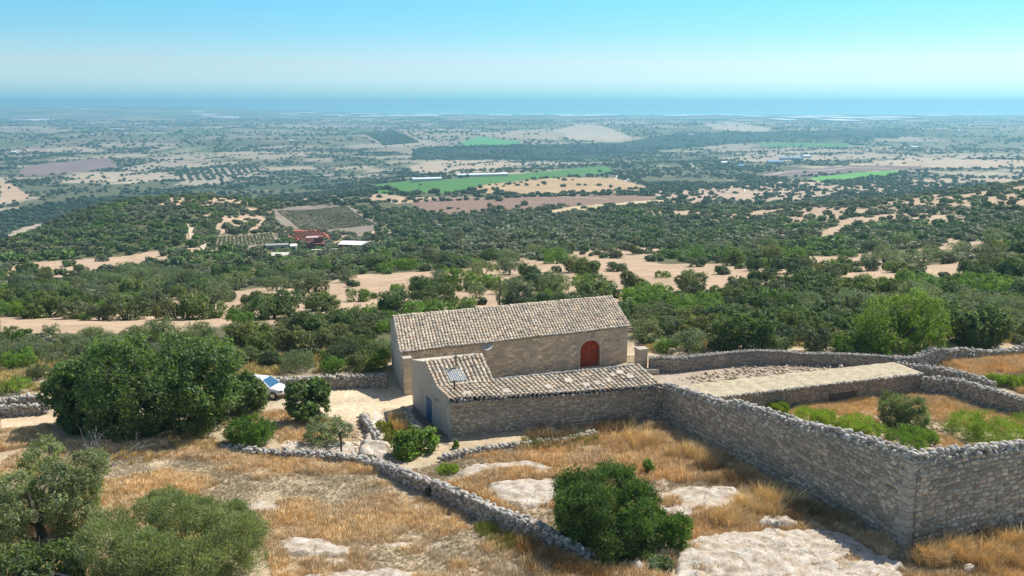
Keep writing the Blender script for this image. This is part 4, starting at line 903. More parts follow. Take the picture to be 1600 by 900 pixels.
# ---------------------------------------------------------------- plants
def crown(seed, n_leaf, Rx, Hh, base, blobs, leaf, br=(.34, .5), low=-.75, tint=.3, aspect=.5, spikes=0, fill=.12):
    """leaf-sized faces spread through lobes of a crown; returns V, F(quads), tint"""
    r = np.random.default_rng(seed); cs, rs = [], []
    for i in range(blobs):
        while True:
            d = r.normal(size=3); d /= np.linalg.norm(d)
            if d[2] > low: break
        rad = r.uniform(*br)*Rx; q = r.uniform(.45, 1.0)**.5*(Rx*1.02-rad)
        zr = rad*min(1, Hh/Rx/1.25); hl = math.hypot(d[0], d[1]); zz = d[2]*(Hh*.5-zr)*r.uniform(.6, 1)
        c = np.array([d[0]*q/max(hl, .5), d[1]*q/max(hl, .5), base+Hh*.5+zz])
        if i % 3 == 0: k_ = (Rx-rad)*r.uniform(.7, 1)/max(hl, .2); c = np.array([d[0]*k_, d[1]*k_, base+zr*.8])
        f = min(1, math.hypot(c[0], c[1])/Rx); c[2] = min(max(c[2], base+zr*.8), base+zr*.8+(Hh-zr*1.8)*math.sqrt(max(0, 1-f*f*.9))); cs.append(c); rs.append(rad)
    cs = np.array(cs); rs = np.array(rs); sq = min(1, Hh/Rx/1.25)
    bt = r.uniform(1-tint, 1+tint, blobs)
    n = int(n_leaf*2.6); w = rs**2/np.sum(rs**2); b = r.choice(blobs, n, p=w)
    d = r.normal(size=(n, 3)); d /= np.linalg.norm(d, axis=1, keepdims=True)
    K = 34 if not spikes else 60; sd = r.normal(size=(blobs, K, 3)); sd /= np.linalg.norm(sd, axis=2, keepdims=True); sk = r.integers(0, K, n); sr = r.uniform(.18, .36, (blobs, K)); st = r.uniform(.82, 1.2, (blobs, K)); so_ = r.uniform(.62, .95, (blobs, K))
    g_ = r.normal(size=(n, 3)); g_ /= np.linalg.norm(g_, axis=1, keepdims=True); g_ = g_*(r.random((n, 1))**.4)
    off = sd[b, sk]*so_[b, sk][:, None]+g_*sr[b, sk][:, None]*np.where(r.random((n, 1)) < .1, 1.7, 1)
    d = g_*.9+sd[b, sk]*.8; d /= np.maximum(np.linalg.norm(d, axis=1, keepdims=True), 1e-5)
    P = cs[b]+off*rs[b][:, None]*np.array([1, 1, sq])
    keep = np.ones(n, bool)
    for k in range(blobs):
        dd = (P-cs[k])/np.array([1, 1, sq]); keep &= (np.linalg.norm(dd, axis=1) > rs[k]*.60) | (b == k) | (r.random(n) < .08)
    keep &= P[:, 2] > base*.6
    P, d, b, sk = P[keep][:n_leaf], d[keep][:n_leaf], b[keep][:n_leaf], sk[keep][:n_leaf]; n = len(P)
    nm = d+r.normal(0, .75, (n, 3)); nm[:, 2] += .25; nm /= np.linalg.norm(nm, axis=1, keepdims=True)
    t1 = np.cross(nm, r.normal(size=(n, 3))); t1 /= np.linalg.norm(t1, axis=1, keepdims=True); t2 = np.cross(nm, t1)
    if spikes: t1 = t1*(1-spikes)+(d+np.array([0, 0, .5]))*spikes; t1 /= np.linalg.norm(t1, axis=1, keepdims=True); t2 = np.cross(t1, nm); t2 /= np.maximum(np.linalg.norm(t2, axis=1, keepdims=True), 1e-5)
    s = leaf*r.uniform(.6, 1.3, (n, 1))
    V = np.stack([P-t1*s, P-t2*s*aspect+nm*s*.12, P+t1*s, P+t2*s*aspect+nm*s*.12], 1).reshape(-1, 3)
    F = np.arange(4*n).reshape(n, 4)
    v = (bt[b]*st[b, sk]*r.uniform(.75, 1.28, n))[:, None]; hue = r.normal(0, .07, (n, 1))
    return V, F, np.clip(v*np.concatenate([1+hue*1.6, 1+hue*.6, 1-hue*1.5], 1), .2, 2.2)
def tree_wood(seed, Rx, Hh, base, limbs=6, th=.16, trunk_h=None):
    r = np.random.default_rng(seed); b = MB(); tk = trunk_h or base+Hh*.12; lean = r.normal(0, .12, 2)*Rx*.3
    top = (lean[0], lean[1], tk); b.tube([(0, 0, -.3), (lean[0]*.3, lean[1]*.3, tk*.4), top], [th*1.35, th, th*.85], 8)
    for i in range(limbs):
        an = 2*math.pi*i/limbs+r.uniform(-.4, .4); L = Rx*r.uniform(.45, .75)
        e = (top[0]+math.cos(an)*L, top[1]+math.sin(an)*L, tk+Hh*r.uniform(.3, .6)); m_ = (top[0]+math.cos(an)*L*.45, top[1]+math.sin(an)*L*.45+.1, tk+Hh*r.uniform(.1, .22))
        b.tube([(top[0]*.9, top[1]*.9, tk*.9), m_, e], [th*.62, th*.42, th*.12], 6)
        for k in range(2):
            f = (e[0]+r.normal(0, .22)*Rx, e[1]+r.normal(0, .22)*Rx, e[2]+Hh*r.uniform(.0, .2)); b.tube([m_, ((m_[0]+f[0])/2, (m_[1]+f[1])/2, (m_[2]+f[2])/2+.1), f], [th*.3, th*.2, th*.07], 5)
    return b
BUSH = []
def make_tree(name, label, cat, loc, seed, n_leaf, Rx, Hh, base, blobs, leaf, mat, limbs=6, th=.16, woodname='trunk', group=None, crownname='crown', stretch=(1, 1), **kw):
    o = thing(name, label, cat, tuple(loc), group=group)
    if base < .12: BUSH.append((loc[0], loc[1], Rx*.85))
    V, F, c = crown(seed, n_leaf, Rx, Hh, base, blobs, leaf, **kw); V[:, 0] *= stretch[0]; V[:, 1] *= stretch[1]
    mk(crownname, V, F, mat, o, col=c)
    tree_wood(seed+1, Rx*.9, Hh, base, limbs, th).build(woodname, M_BARK, o); return o
def spot(px, py, z=None): return hit(px, py, z)
# -- the big plants around the farm, one by one
M_DARKOLIVE = m_leaf('dark_olive_leaf', (.105, .175, .046), .38, .1)
p = spot(235, 682); p.y += 1.6; make_tree('carob_tree', 'huge dark green carob tree with a wide crown left of the parked car', 'tree', p, 11, 46000, 5.4, 7.4, .15, 34, .135, M_GREAT, 8, .34, br=(.26, .40), stretch=(1.14, .95))
p = spot(125, 672); p.y += .8; make_tree('carob_tree', 'dense rounded carob crown forming the left shoulder of the biggest tree', 'tree', p, 17, 20000, 3.0, 5.6, .1, 18, .135, M_GREAT, 6, .24)
p = spot(385, 645, 0); make_tree('carob_tree', 'small leafy tree growing in front of the parked car', 'tree', p+Vector((-.4, .2, 0)), 23, 9500, 2.2, 2.7, .4, 12, .13, M_GREAT, 5, .12)
p = spot(485, 660, 0); make_tree('carob_tree', 'bushy tree with coarse leaves between the car and the pale yard', 'tree', p, 29, 7000, 1.85, 2.9, .5, 13, .13, M_GREAT, 6, .13)
p = spot(396, 696); make_tree('lentisk_bush', 'rounded bright green bush beside the diagonal wall', 'bush', p, 31, 9000, 1.85, 2.0, .05, 12, .10, M_LENTISK, 5, .06, 'stems', crownname='foliage', low=-.5, spikes=.5, aspect=.3, tint=.15)
p = spot(513, 700, 0); make_tree('olive_tree', 'young silvery olive tree beside the black post', 'tree', p, 37, 5000, 1.75, 1.9, .45, 14, .095, M_OLIVE, 6, .06, aspect=.28, fill=.3)
p = spot(650, 722, 0); make_tree('fig_tree', 'small light green leafy tree at the corner of the shaded wall', 'tree', p, 41, 4200, 1.75, 2.0, .35, 14, .13, M_FIG, 6, .07, fill=.3)
p = spot(712, 712, 0); make_tree('fig_shoot', 'slim pale sapling standing against the shaded wall corner', 'plant', p, 43, 260, .3, 1.25, .1, 5, .11, M_FIG, 3, .03, 'stem', crownname='foliage')
p = spot(962, 868); make_tree('olive_bush', 'big dark green double bush in front of the tall walls', 'bush', p+Vector((-.35, .9, 0)), 47, 60000, 3.0, 4.1, .02, 26, .085, M_DARKOLIVE, 7, .10, 'stems', crownname='foliage', low=-.6, spikes=.45, aspect=.3, br=(.28, .42), tint=.3)
p = spot(1045, 858); make_tree('lentisk_bush', 'yellowish green low bush at the right foot of the big double bush', 'bush', p+Vector((0, .3, 0)), 48, 9000, 1.4, 2.1, .02, 9, .08, M_LENTISK, 5, .05, 'stems', crownname='foliage', low=-.5, spikes=.5, aspect=.3)
p = spot(1012, 742); make_tree('lentisk_bush', 'small bright green bush in the dry grass behind the big double bush', 'bush', p, 49, 1500, .62, .95, .02, 6, .08, M_FIG, 3, .03, 'stems', crownname='foliage', low=-.5, aspect=.4)
p = Vector((-14.8, 36.4, 0)); p.z = gz(p.x, p.y); make_tree('olive_bush', 'large rounded grey green olive bush at the bottom left', 'bush', p, 53, 120000, 4.7, 4.3, .0, 32, .074, M_OLIVE, 8, .09, 'stems', crownname='foliage', low=-.6, br=(.22, .36), spikes=.5, aspect=.26, tint=.16, stretch=(.95, .8))
p = Vector((-23.6, 41.5, 0)); p.z = gz(p.x, p.y); make_tree('olive_tree', 'sparse grey olive tree with dead limbs at the left edge', 'tree', p, 59, 40000, 3.7, 4.9, .2, 24, .085, M_OLIVE, 7, .22, br=(.2, .33), fill=.35, aspect=.35)
p = Vector((-20.6, 35.4, 0)); p.z = gz(p.x, p.y); make_tree('carob_tree', 'low dark leafy tree in the bottom left corner', 'tree', p, 61, 9000, 2.3, 2.3, .2, 14, .10, M_CAROB, 6, .14, fill=.3)
# bare dead boughs
def dead():
    p0 = spot(125, 778); p0.z = gz(p0.x, p0.y); o = thing('dead_branch', 'bare grey dead branches reaching out of the sparse olive tree', 'branch', (p0.x, p0.y, p0.z))
    b = MB(); r = np.random.default_rng(5)
    def grow(a, d, L, th, n):
        pts = [a]; dd = np.array(d)
        for i in range(4):
            dd = dd+r.normal(0, .18, 3); dd /= np.linalg.norm(dd); pts.append(pts[-1]+dd*L/4)
        b.tube([tuple(q) for q in pts], [th, th*.85, th*.7, th*.55, th*.4], 5)
        if n:
            for k in range(4 if n > 1 else 3): grow(pts[r.integers(1, 5)], dd+r.normal(0, .65, 3)+np.array((0, 0, .12)), L*.55, th*.45, n-1)
    for d in ((.75, .25, .55), (.95, .05, .35), (.8, .5, .75), (.6, -.3, .6)): grow(np.array((.1, 0, .7)), np.array(d)/np.linalg.norm(d), 2.6, .06, 3)
    b.tube([(0, 0, -.2), (.1, 0, .75)], [.12, .1], 7)
    b.build('boughs', M_DEAD, o)
    p0 = Vector((-19.2, 34.6, 0)); p0.z = gz(p0.x, p0.y); o = thing('dead_branch', 'pale crooked dead bough in the shade at the left edge', 'branch', tuple(p0)); b = MB()
    grow(np.array((-.8, 0, 1.6)), np.array((.9, .1, -.1)), 2.6, .07, 2); b.build('boughs', M_DEAD, o)
dead()
# enclosure plants inside the tall walls
p = spot(1412, 668, .0); make_tree('olive_bush', 'grey green rounded shrub inside the walled enclosure', 'bush', p, 67, 14000, 2.0, 2.8, .02, 13, .09, M_OLIVE, 6, .06, 'stems', crownname='foliage', low=-.5, spikes=.5, aspect=.28)
for i, (px, py, r_, h, lab) in enumerate([(1275, 668, 1.7, 1.5, 'low bright green weed clump behind the tall wall, leftmost in the enclosure'), (1345, 682, 2.0, 1.5, 'low bright green weed clump left of the grey green shrub'), (1425, 698, 1.9, 1.3, 'dark green weed clump in front of the grey green shrub'), (1535, 690, 2.7, 2.1, 'broad bright yellow green bush inside the enclosure wall'), (1620, 686, 2.4, 1.8, 'bright green bush cut by the right edge inside the enclosure'), (1215, 645, .9, .9, 'small green weed at the left end of the enclosure'), (1560, 600, 1.2, .9, 'leafy green weed on the dry grass right of the parallel walls'), (1592, 604, 1.3, 1.1, 'tall leafy weed at the right edge beside the drystone wall')]):
    make_tree('green_weed', lab, 'plant', spot(px, py, 0), 70+i, int(6500*r_), r_, h, .0, 14, .07, M_WEED if i != 2 else M_LENTISK, 5, .02, 'stems', crownname='foliage', low=-.5, spikes=.6, aspect=.25, tint=.2)
# yellow bushes in the little enclosure and weeds
for i, (px, py, r_, h, m_, lab) in enumerate([(600, 672, .75, .75, 'Y', 'yellow green cushion bush at the far end of the small stone edging'), (612, 688, .8, .7, 'Y', 'yellow green cushion bush nearest the light green tree'), (675, 775, .5, .75, 'S', 'small grey green bush growing against the diagonal wall'), (575, 722, .55, .45, 'S', 'low green tuft in front of the pale stones'), (1032, 893, .75, .65, 'O', 'grey bush beside the white boulder at the bottom'), (350, 700, .8, .4, 'D', 'flat dark thorny bush at the left end of the diagonal wall'), (18, 616, 1.6, 1.5, 'L', 'bright green bush behind the left drystone walls'), (700, 738, .8, .5, 'L', 'low bright weeds under the light green tree'), (465, 578, 1.9, 1.7, 'O', 'grey green bush behind the wall of the parking spot'), (1185, 795, .5, .4, 'S', 'small green tuft between the limestone slabs')]):
    mm = {'Y': m_leaf('yellow_leaf', (.26, .27, .02), .3, .05) if 'yellow_leaf' not in MATS else MATS['yellow_leaf'], 'S': M_SCRUB, 'O': M_OLIVE, 'L': M_WEED, 'D': M_SCRUB}[m_]
    make_tree('small_bush', lab, 'bush', spot(px, py), 90+i, int(2200*r_), r_, h, .0, 9, .075, mm, 4, .02, 'stems', crownname='foliage', low=-.5, spikes=.4, aspect=.35)
for i, (px, py, r_, h, k_, lab) in enumerate([(420, 572, 1.2, 1.1, 'S', 'dull bush behind the wall just above the car'), (520, 580, 1.3, 1.3, 'L', 'pale green bush behind the middle of the parking wall'), (560, 578, 1.4, 1.6, 'S', 'rough bush behind the right end of the parking wall'), (592, 576, 1.2, 1.9, 'L', 'bright weedy bush against the farmhouse gable'), (380, 565, 1.6, 1.5, 'O', 'grey bush above the left end of the parking wall'), (60, 590, 1.3, 1.2, 'S', 'low bush between the left walls and the wood'), (110, 585, 1.5, 1.6, 'S', 'rough low bush behind the huge carob tree'), (540, 562, 1.8, 1.7, 'S', 'scrubby bush left of the farmhouse, farther from the wall'), (600, 556, 1.7, 1.9, 'O', 'grey green bush touching the back of the farmhouse gable'),
 (1040, 548, 1.3, 1.3, 'L', 'pale green bush behind the gate pillar'), (1120, 545, 1.3, 1.3, 'S', 'dull bush peeping over the left part of the yard wall'), (1220, 546, 1.4, 1.4, 'O', 'grey bush peeping over the middle of the yard wall'), (1310, 548, 1.3, 1.2, 'L', 'light green bush touching the yard wall left of the biggest dome'), (1500, 538, 1.5, 1.5, 'S', 'dull bush behind the tumbled wall'), (1380, 548, 1.1, 1.1, 'L', 'light green bush at the left foot of the biggest dome'), (30, 572, 1.6, 1.7, 'L', 'bright green bush at the left edge in front of the wood')]):
    make_tree('small_bush', lab, 'bush', spot(px, py), 130+i, int(2600*r_), r_, h, .0, 10, .075, {'S': M_SCRUB, 'L': M_LENTISK, 'O': M_OLIVE}[k_], 4, .03, 'stems', crownname='foliage', low=-.5, spikes=.3, aspect=.4)
# ---------------------------------------------------------------- trees of the slopes
KINDS = {}
def proto(kind, nm, mat, n, n_leaf, leaf, H_, **kw):
    L = []
    for i in range(n):
        V, F, c = crown(300+len(KINDS)*20+i, n_leaf, 1.0, H_, .10 if kind != 'shrub' else .0, kw.get('blobs', 9), leaf, br=(.3, .5), low=kw.get('low', -.7), aspect=kw.get('aspect', .55), tint=.28)
        cr = mk('crown', V, F, mat, False, col=c); w = tree_wood(400+i, .9, H_, .16, 4, .06 if kind != 'shrub' else .03).build('trunk', M_BARK); C.objects.unlink(w); L.append((cr, w))
    KINDS[kind] = (L, nm)
proto('carob', 'carob_tree', M_CAROB, 6, 4200, .052, 1.2)
proto('olive', 'olive_tree', M_OLIVE, 4, 3600, .046, 1.25, aspect=.35)
proto('shrub', 'mastic_bush', M_LENTISK, 4, 3600, .050, 1.1, low=-.5, aspect=.4)
proto('scrub', 'holm_bush', M_SCRUB, 4, 3600, .050, 1.1, low=-.5)
def lowproto(seed, nl, leaf, H_=1.1):
    V, F, c = crown(seed, nl, 1.0, H_, .05, 6, leaf, br=(.35, .55), low=-.5, aspect=.75, tint=.25); return (V, F, c)
LOWA = [lowproto(500+i, 420, .15) for i in range(6)]; LOWB = [lowproto(520+i, 110, .27) for i in range(5)]; LOWC = [lowproto(540+i, 34, .48) for i in range(5)]
placed = []
def plant(kind, x, y, s, label, group, hs=1.0):
    protos, nm = KINDS[kind]; cr, w = protos[random.randrange(len(protos))]
    o = thing(nm, label, 'bush' if kind in ('shrub', 'scrub') else 'tree', (x, y, gz(x, y)-.08*s), random.uniform(0, 6.28), group)
    e = (s*random.uniform(.88, 1.2), s*random.uniform(.88, 1.2), s*hs*random.uniform(.75, 1.18))
    for pr in (cr, w): q = pr.copy(); q.parent = o; q.scale = e; C.objects.link(q)
    placed.append((x, y, s))
# prominent ones, where the photo shows them: px, py of the foot, crown width in px, kind, label
PROM = [
 (77, 483, 40, 'carob', 'carob tree at the left end of the shaded row on the tan field'), (124, 478, 46, 'carob', 'second carob tree in the shaded row on the tan field'), (146, 476, 40, 'carob', 'third carob tree in the shaded row on the tan field'),
 (191, 475, 52, 'shrub', 'yellowish green bush ending the shaded row on the tan field'), (277, 468, 36, 'carob', 'compact round tree above the isolated wide bush'), (255, 501, 66, 'scrub', 'isolated wide dark bush alone on the tan field at left'),
 (351, 472, 42, 'carob', 'carob tree with a clear shadow at the upper edge of the left field'), (386, 476, 28, 'carob', 'small tree right beside the carob with the clear shadow'), (450, 476, 60, 'carob', 'broad tree where the tan field meets the scrub, left of centre'),
 (126, 426, 28, 'carob', 'umbrella shaped tree alone on the high tan clearing'), (34, 426, 26, 'carob', 'flat topped tree at the left of the high tan clearing'), (96, 426, 10, 'scrub', 'tiny bush between the two trees of the high clearing'), (236, 414, 24, 'carob', 'round tree at the right end of the high tan clearing'),
 (551, 448, 26, 'carob', 'small spreading tree on bare soil left of the farmhouse'), (589, 466, 30, 'shrub', 'bright green small tree on bare soil left of the farmhouse'), (676, 456, 44, 'carob', 'carob tree starting the row above the farmhouse roof'), (710, 455, 36, 'carob', 'carob tree in the middle of the row above the farmhouse roof'),
 (740, 456, 36, 'carob', 'dark carob tree right of the middle in the row above the roof'), (764, 453, 26, 'carob', 'small carob tree ending the row above the roof'), (721, 488, 62, 'shrub', 'broad bright green bush directly above the farmhouse ridge'), (845, 480, 56, 'shrub', 'bright green bush behind the middle of the farmhouse ridge'),
 (802, 452, 40, 'carob', 'tree between the roof row and the large central carob'), (828, 440, 56, 'carob', 'large spreading carob tree on the field above the roof'), (865, 460, 36, 'shrub', 'green bush just right of the large spreading carob'), (909, 446, 40, 'shrub', 'bright green tree on the bare field right of centre'), (926, 455, 26, 'shrub', 'smaller bright bush touching the bright tree on the bare field'),
 (991, 448, 36, 'shrub', 'broad bush on the bare field above the right end of the roof'), (1036, 434, 30, 'shrub', 'round green tree on the upper bare field'), (1027, 484, 36, 'scrub', 'dark upright tree right of the farmhouse gable'), (927, 422, 34, 'carob', 'tree with pale stones around it on the upper field edge'), (965, 424, 40, 'carob', 'wide carob tree on the upper field edge'),
 (686, 425, 26, 'carob', 'small dark tree at the upper left corner of the central field'), (1078, 438, 30, 'carob', 'carob tree at the right corner of the upper bare field'),
 (1170, 556, 118, 'carob', 'glossy dark broad tree directly behind the far yard wall'), (1425, 560, 165, 'shrub', 'largest bright green mastic dome behind the far yard wall'), (1335, 552, 62, 'shrub', 'green bush between the two biggest trees behind the yard wall'), (1075, 552, 70, 'olive', 'grey olive tree beside the yard gate'), (1010, 530, 70, 'olive', 'dark grey olive tree at the right gable of the farmhouse'),
 (1270, 556, 80, 'scrub', 'dull green bush behind the middle of the far yard wall'), (1540, 545, 110, 'carob', 'broad green tree behind the tumbled wall at the right edge')]
for px, py, w_, kd, lab in PROM:
    p = hit(px, py); d = p.y*CP+(CAMZ-p.z)*SP; s = w_/FPX*d/2*.92
    if w_ > 100:
        big = dict(carob=(M_CAROB, 16000, .13), shrub=(M_DOME, 30000, .10))[kd]
        make_tree(KINDS[kd][1], lab, 'bush' if kd == 'shrub' else 'tree', p+Vector((0, s*.6, 0)), 600+int(px), big[1], s*1.05, s*(1.35 if kd == 'shrub' else 1.3), .1, 22, big[2], big[0], 6, .2, br=(.25, .4), low=-.6, tint=.2); placed.append((p.x, p.y+s*.6, s))
    else: plant(kd, p.x, p.y+s*.3, s, lab, None, 1.0 if kd != 'scrub' else 1.1)
# the wood and the scattered trees of the nearer slope
r = np.random.default_rng(99)
def candidates(n, y0, y1, amax=.66):
    a = r.uniform(-amax, amax, n); y = np.sqrt(r.uniform(y0*y0, y1*y1, n)); return a*y, y
x, y = candidates(34000, 74, 640); x2, y2 = candidates(5000, 74, 140); x, y = np.r_[x, x2], np.r_[y, y2]; z = ground(x, y); _, den = cover(x, y, z)
pxs = project(x, y, z)[0]; den = np.where(pxs < 1000, np.where(y < 87, .98, np.where((y < 112) & ((pxs < 440) | (pxs > 620)), den*.04, den)), np.where(y < 128, .99, den)); ok = r.random(len(x)) < den; x, y = x[ok], y[ok]
sz = 1.1+2.3*r.random(len(x))**1.3*(.75+.6*fbm(x/40, y/40, 2, 61)); sz *= np.clip(y/115, .8, 1.0); sz = np.where((x/y < .14) & (y < 100), np.minimum(sz*.8, 1.75), sz)
# spacing by a simple grid
grid = {}
for (a, b, s) in placed: grid.setdefault((int(a//4), int(b//4)), []).append((a, b, s))
keep = []
for i in np.argsort(y):
    a, b, s = x[i], y[i], sz[i]; good = True; ca, cb = int(a//4), int(b//4); fac = .62 if b < 135 else (.78 if b < 240 else .9)
    for u in (-1, 0, 1):
        for v in (-1, 0, 1):
            for (c, d, e) in grid.get((ca+u, cb+v), ()):
                if (a-c)**2+(b-d)**2 < (fac*(s+e))**2: good = False; break
            if not good: break
        if not good: break
    if b < 86+s and (-13 < a < 12): good = False
    if b < 82+s and a > 0: good = False
    if b < 75+s: good = False
    if good: grid.setdefault((ca, cb), []).append((a, b, s)); keep.append(i)
x, y, sz = x[keep], y[keep], sz[keep]; print('slope trees', len(x))
MARKS = [(-999, 'at the left edge'), (60, 'above the huge carob'), (220, 'left of the car'), (370, 'above the parked car'), (480, 'left of the farmhouse'), (600, 'above the roof left'), (720, 'above the roof middle'), (850, 'above the red door'), (970, 'above the yard gate'), (1080, 'above yard wall left'), (1200, 'above yard wall middle'), (1330, 'above the mastic dome'), (1450, 'above the drystone walls'), (1540, 'at the right edge')]
ROWS = [(0, 'in the first row'), (86, 'in the second row'), (95, 'in the third row'), (104, 'in the nearest wood'), (114, 'deep in near wood'), (126, 'in the near wood'), (140, 'on the near slope'), (156, 'on the open slope'), (176, 'halfway down slope'), (200, 'low on the slope'), (228, 'far down the slope')]
def zone(a, b):
    px, py = project(a, b, gz(a, b)); m_ = [t_ for v, t_ in MARKS if px >= v][-1]; rw = [t_ for v, t_ in ROWS if b >= v][-1]
    return rw, m_
kn = fbm(x/22, y/22, 2, 71); kr = r.random(len(x)); cnt = {'carob': 0, 'olive': 0, 'shrub': 0, 'scrub': 0}; rest = []
vis = np.abs(x/y) < .60
made = []
ADJ = {'carob': 'dark green carob', 'olive': 'grey green olive', 'shrub': 'bright green mastic', 'scrub': 'dull green scrub'}
for i in np.argsort(y/sz):
    kd = 'olive' if (kn[i] > .60 or (y[i] > 240 and 40 < x[i]+60 and x[i] < 40 and kr[i] < .6)) else ('shrub' if (kn[i] < .36 or kr[i] < .10) else ('scrub' if kr[i] > .70 else 'carob'))
    if vis[i] and cnt[kd] < 160 and y[i] < 260:
        rw, m_ = zone(x[i], y[i]); size = 'large ' if sz[i] > 2.4 else ('small ' if sz[i] < 1.7 else '')
        plant(kd, x[i], y[i], sz[i], size+ADJ[kd]+' '+rw+', '+m_, ADJ[kd].split(' ', 2)[2]+'s '+rw); made.append(C.objects[-1].parent); cnt[kd] += 1
    else: rest.append((i, kd))
print(cnt, len(rest))
byl = {}
for o in made: byl.setdefault(o['label'], []).append(o)
for l_, L in byl.items():
    if len(L) > 8:
        L.sort(key=lambda o: o.location.y); h_ = len(L)//2; [o.__setitem__('label', 'nearer '+l_) for o in L[:h_]]; [o.__setitem__('label', 'farther '+l_) for o in L[h_:]]
    if 1 < len(L) <= 8:
        L.sort(key=lambda o: o.location.x/o.location.y)
        for w_, o in zip({2: ('left', 'right'), 3: ('left', 'middle', 'right'), 4: ('leftmost', 'second from left', 'third from left', 'rightmost'), 5: ('leftmost', 'second from left', 'middle', 'second from right', 'rightmost'), 6: ('leftmost', 'second from left', 'third from left', 'third from right', 'second from right', 'rightmost'), 7: ('leftmost', 'second from left', 'third from left', 'middle', 'third from right', 'second from right', 'rightmost'), 8: ('leftmost', 'second from left', 'third from left', 'fourth from left', 'fourth from right', 'third from right', 'second from right', 'rightmost')}[len(L)], L): o['label'] = w_+' '+l_
KT = {'carob': (1.0, 1.05, 1.0), 'olive': (1.65, 1.4, 1.9), 'shrub': (1.25, 1.45, .85), 'scrub': (1.45, 1.2, 1.35)}
def mass(name, label, protos, x, y, s, tint, cat='wood', hs=1.0):
    n = len(x); P = np.c_[x, y, ground(x, y)-.1*s]; S = np.c_[s*r.uniform(.85, 1.25, n), s*r.uniform(.85, 1.25, n), s*hs*r.uniform(.65, 1.15, n)]; z0 = np.zeros(n)
    V, F, c = scatter(protos, P, S, rotmat(z0, z0, r.uniform(0, 6.28, n)), tint)
    o = mk(name, V, F, M_FARLEAF, col=c); tag(o, label, cat, kind='stuff'); return o
ri = np.array([i for i, k_ in rest]); rt = np.array([KT[k_] for i, k_ in rest])*r.uniform(.75, 1.25, (len(rest), 1))
mass('slope_wood', 'wood and scrub covering the middle slope beyond the farm', LOWA, x[ri], y[ri], sz[ri], rt)
# plain: scattered trees out to the coast
def far_mass(name, label, n, y0, y1, protos, s0, s1):
    x, y = candidates(n, y0, y1, .68); z = ground(x, y); _, den = cover(x, y, z)
    den = np.where(den < .03, den*.3, den)*np.clip(3.2*fbm(x/70, y/90, 4, 81)-1.05, 0, 1.15)
    ok = r.random(len(x)) < den; x, y = x[ok], y[ok]; n = len(x); s = r.uniform(s0, s1, n)
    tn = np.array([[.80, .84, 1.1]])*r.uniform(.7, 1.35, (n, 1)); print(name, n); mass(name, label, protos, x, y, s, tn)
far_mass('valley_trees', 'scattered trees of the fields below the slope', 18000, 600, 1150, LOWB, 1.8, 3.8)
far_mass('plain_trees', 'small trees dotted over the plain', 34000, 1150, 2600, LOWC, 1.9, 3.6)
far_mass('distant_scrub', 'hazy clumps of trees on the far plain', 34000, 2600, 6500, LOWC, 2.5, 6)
# hedgerow lines and planted rows
def line_trees(pts, step, s, jit=1.5):
    P = [hit(*q) for q in pts]; X, Y = [], []
    for a, b in zip(P[:-1], P[1:]):
        L = math.hypot(b.x-a.x, b.y-a.y); n = max(1, int(L/step))
        for k in range(n): X.append(a.x+(b.x-a.x)*k/n+random.gauss(0, jit)); Y.append(a.y+(b.y-a.y)*k/n+random.gauss(0, jit))
    return np.array(X), np.array(Y), np.full(len(X), s)*r.uniform(.75, 1.3, len(X))
X, Y, S_ = [], [], []
for pts, st, s in [([(500, 315), (620, 316), (760, 312), (900, 306)], 7, 3.0), ([(800, 308), (930, 305), (1030, 306)], 6, 3.0), ([(640, 335), (700, 340), (800, 334)], 10, 2.8), ([(560, 303), (700, 302), (790, 297)], 9, 2.6), ([(660, 275), (780, 266), (840, 260)], 10, 3.5), ([(190, 275), (260, 268), (330, 262), (400, 262)], 12, 4), ([(700, 262), (780, 252)], 14, 3.5), ([(480, 295), (560, 292), (620, 300)], 7, 3), ([(960, 272), (1000, 285), (1040, 300)], 8, 3), ([(1170, 280), (1290, 286), (1420, 272)], 9, 3.5)]:
    a, b, c = line_trees(pts, st, s); X.append(a); Y.append(b); S_.append(c)
X, Y, S_ = map(np.concatenate, (X, Y, S_)); mass('hedgerow_trees', 'lines of dark trees between the fields', LOWB, X, Y, S_, r.uniform(.7, 1.2, (len(X), 1))*np.ones((1, 3)))
def rows(name, label, poly, n, vert, s, step, tint):
    """planted rows inside a quadrilateral of survey points (a, b along the row ends)"""
    a0, a1, b1, b0 = [hit(*q) for q in poly]; X, Y = [], []
    for i in range(n):
        u = (i+.5)/n; p, q = a0.lerp(a1, u), b0.lerp(b1, u); L = math.hypot(q.x-p.x, q.y-p.y); m_ = max(2, int(L/step))
        for k in range(m_): X.append(p.x+(q.x-p.x)*k/m_+random.gauss(0, .15)); Y.append(p.y+(q.y-p.y)*k/m_+random.gauss(0, .15))
    X, Y = np.array(X), np.array(Y); mass(name, label, LOWC if vert else LOWB, X, Y, np.full(len(X), s)*r.uniform(.8, 1.2, len(X)), np.array([tint])*r.uniform(.85, 1.15, (len(X), 1)), 'plantation', .8)
rows('vineyard', 'rows of vines on the sloping field behind the red house', [(432, 330), (540, 322), (588, 352), (470, 360)], 26, True, .62, 1.6, (1.5, 1.3, 1.5))
rows('vineyard', 'rows of vines left of the red netting', [(335, 372), (425, 364), (436, 382), (330, 391)], 16, True, .6, 1.6, (1.5, 1.3, 1.5))
rows('orchard', 'rows of small trees on a far pale field', [(560, 208), (612, 203), (655, 223), (600, 228)], 12, True, 4.5, 13, (.9, .9, 1))
rows('orchard', 'rows of small trees on the far left slope', [(275, 266), (400, 256), (410, 266), (280, 284)], 12, True, 3.2, 10, (.9, .9, 1))
rows('red_netting', 'rows under red netting beside the red house', [(452, 362), (502, 360), (514, 374), (458, 379)], 12, True, .7, 1.8, (2.6, .85, 1.2))
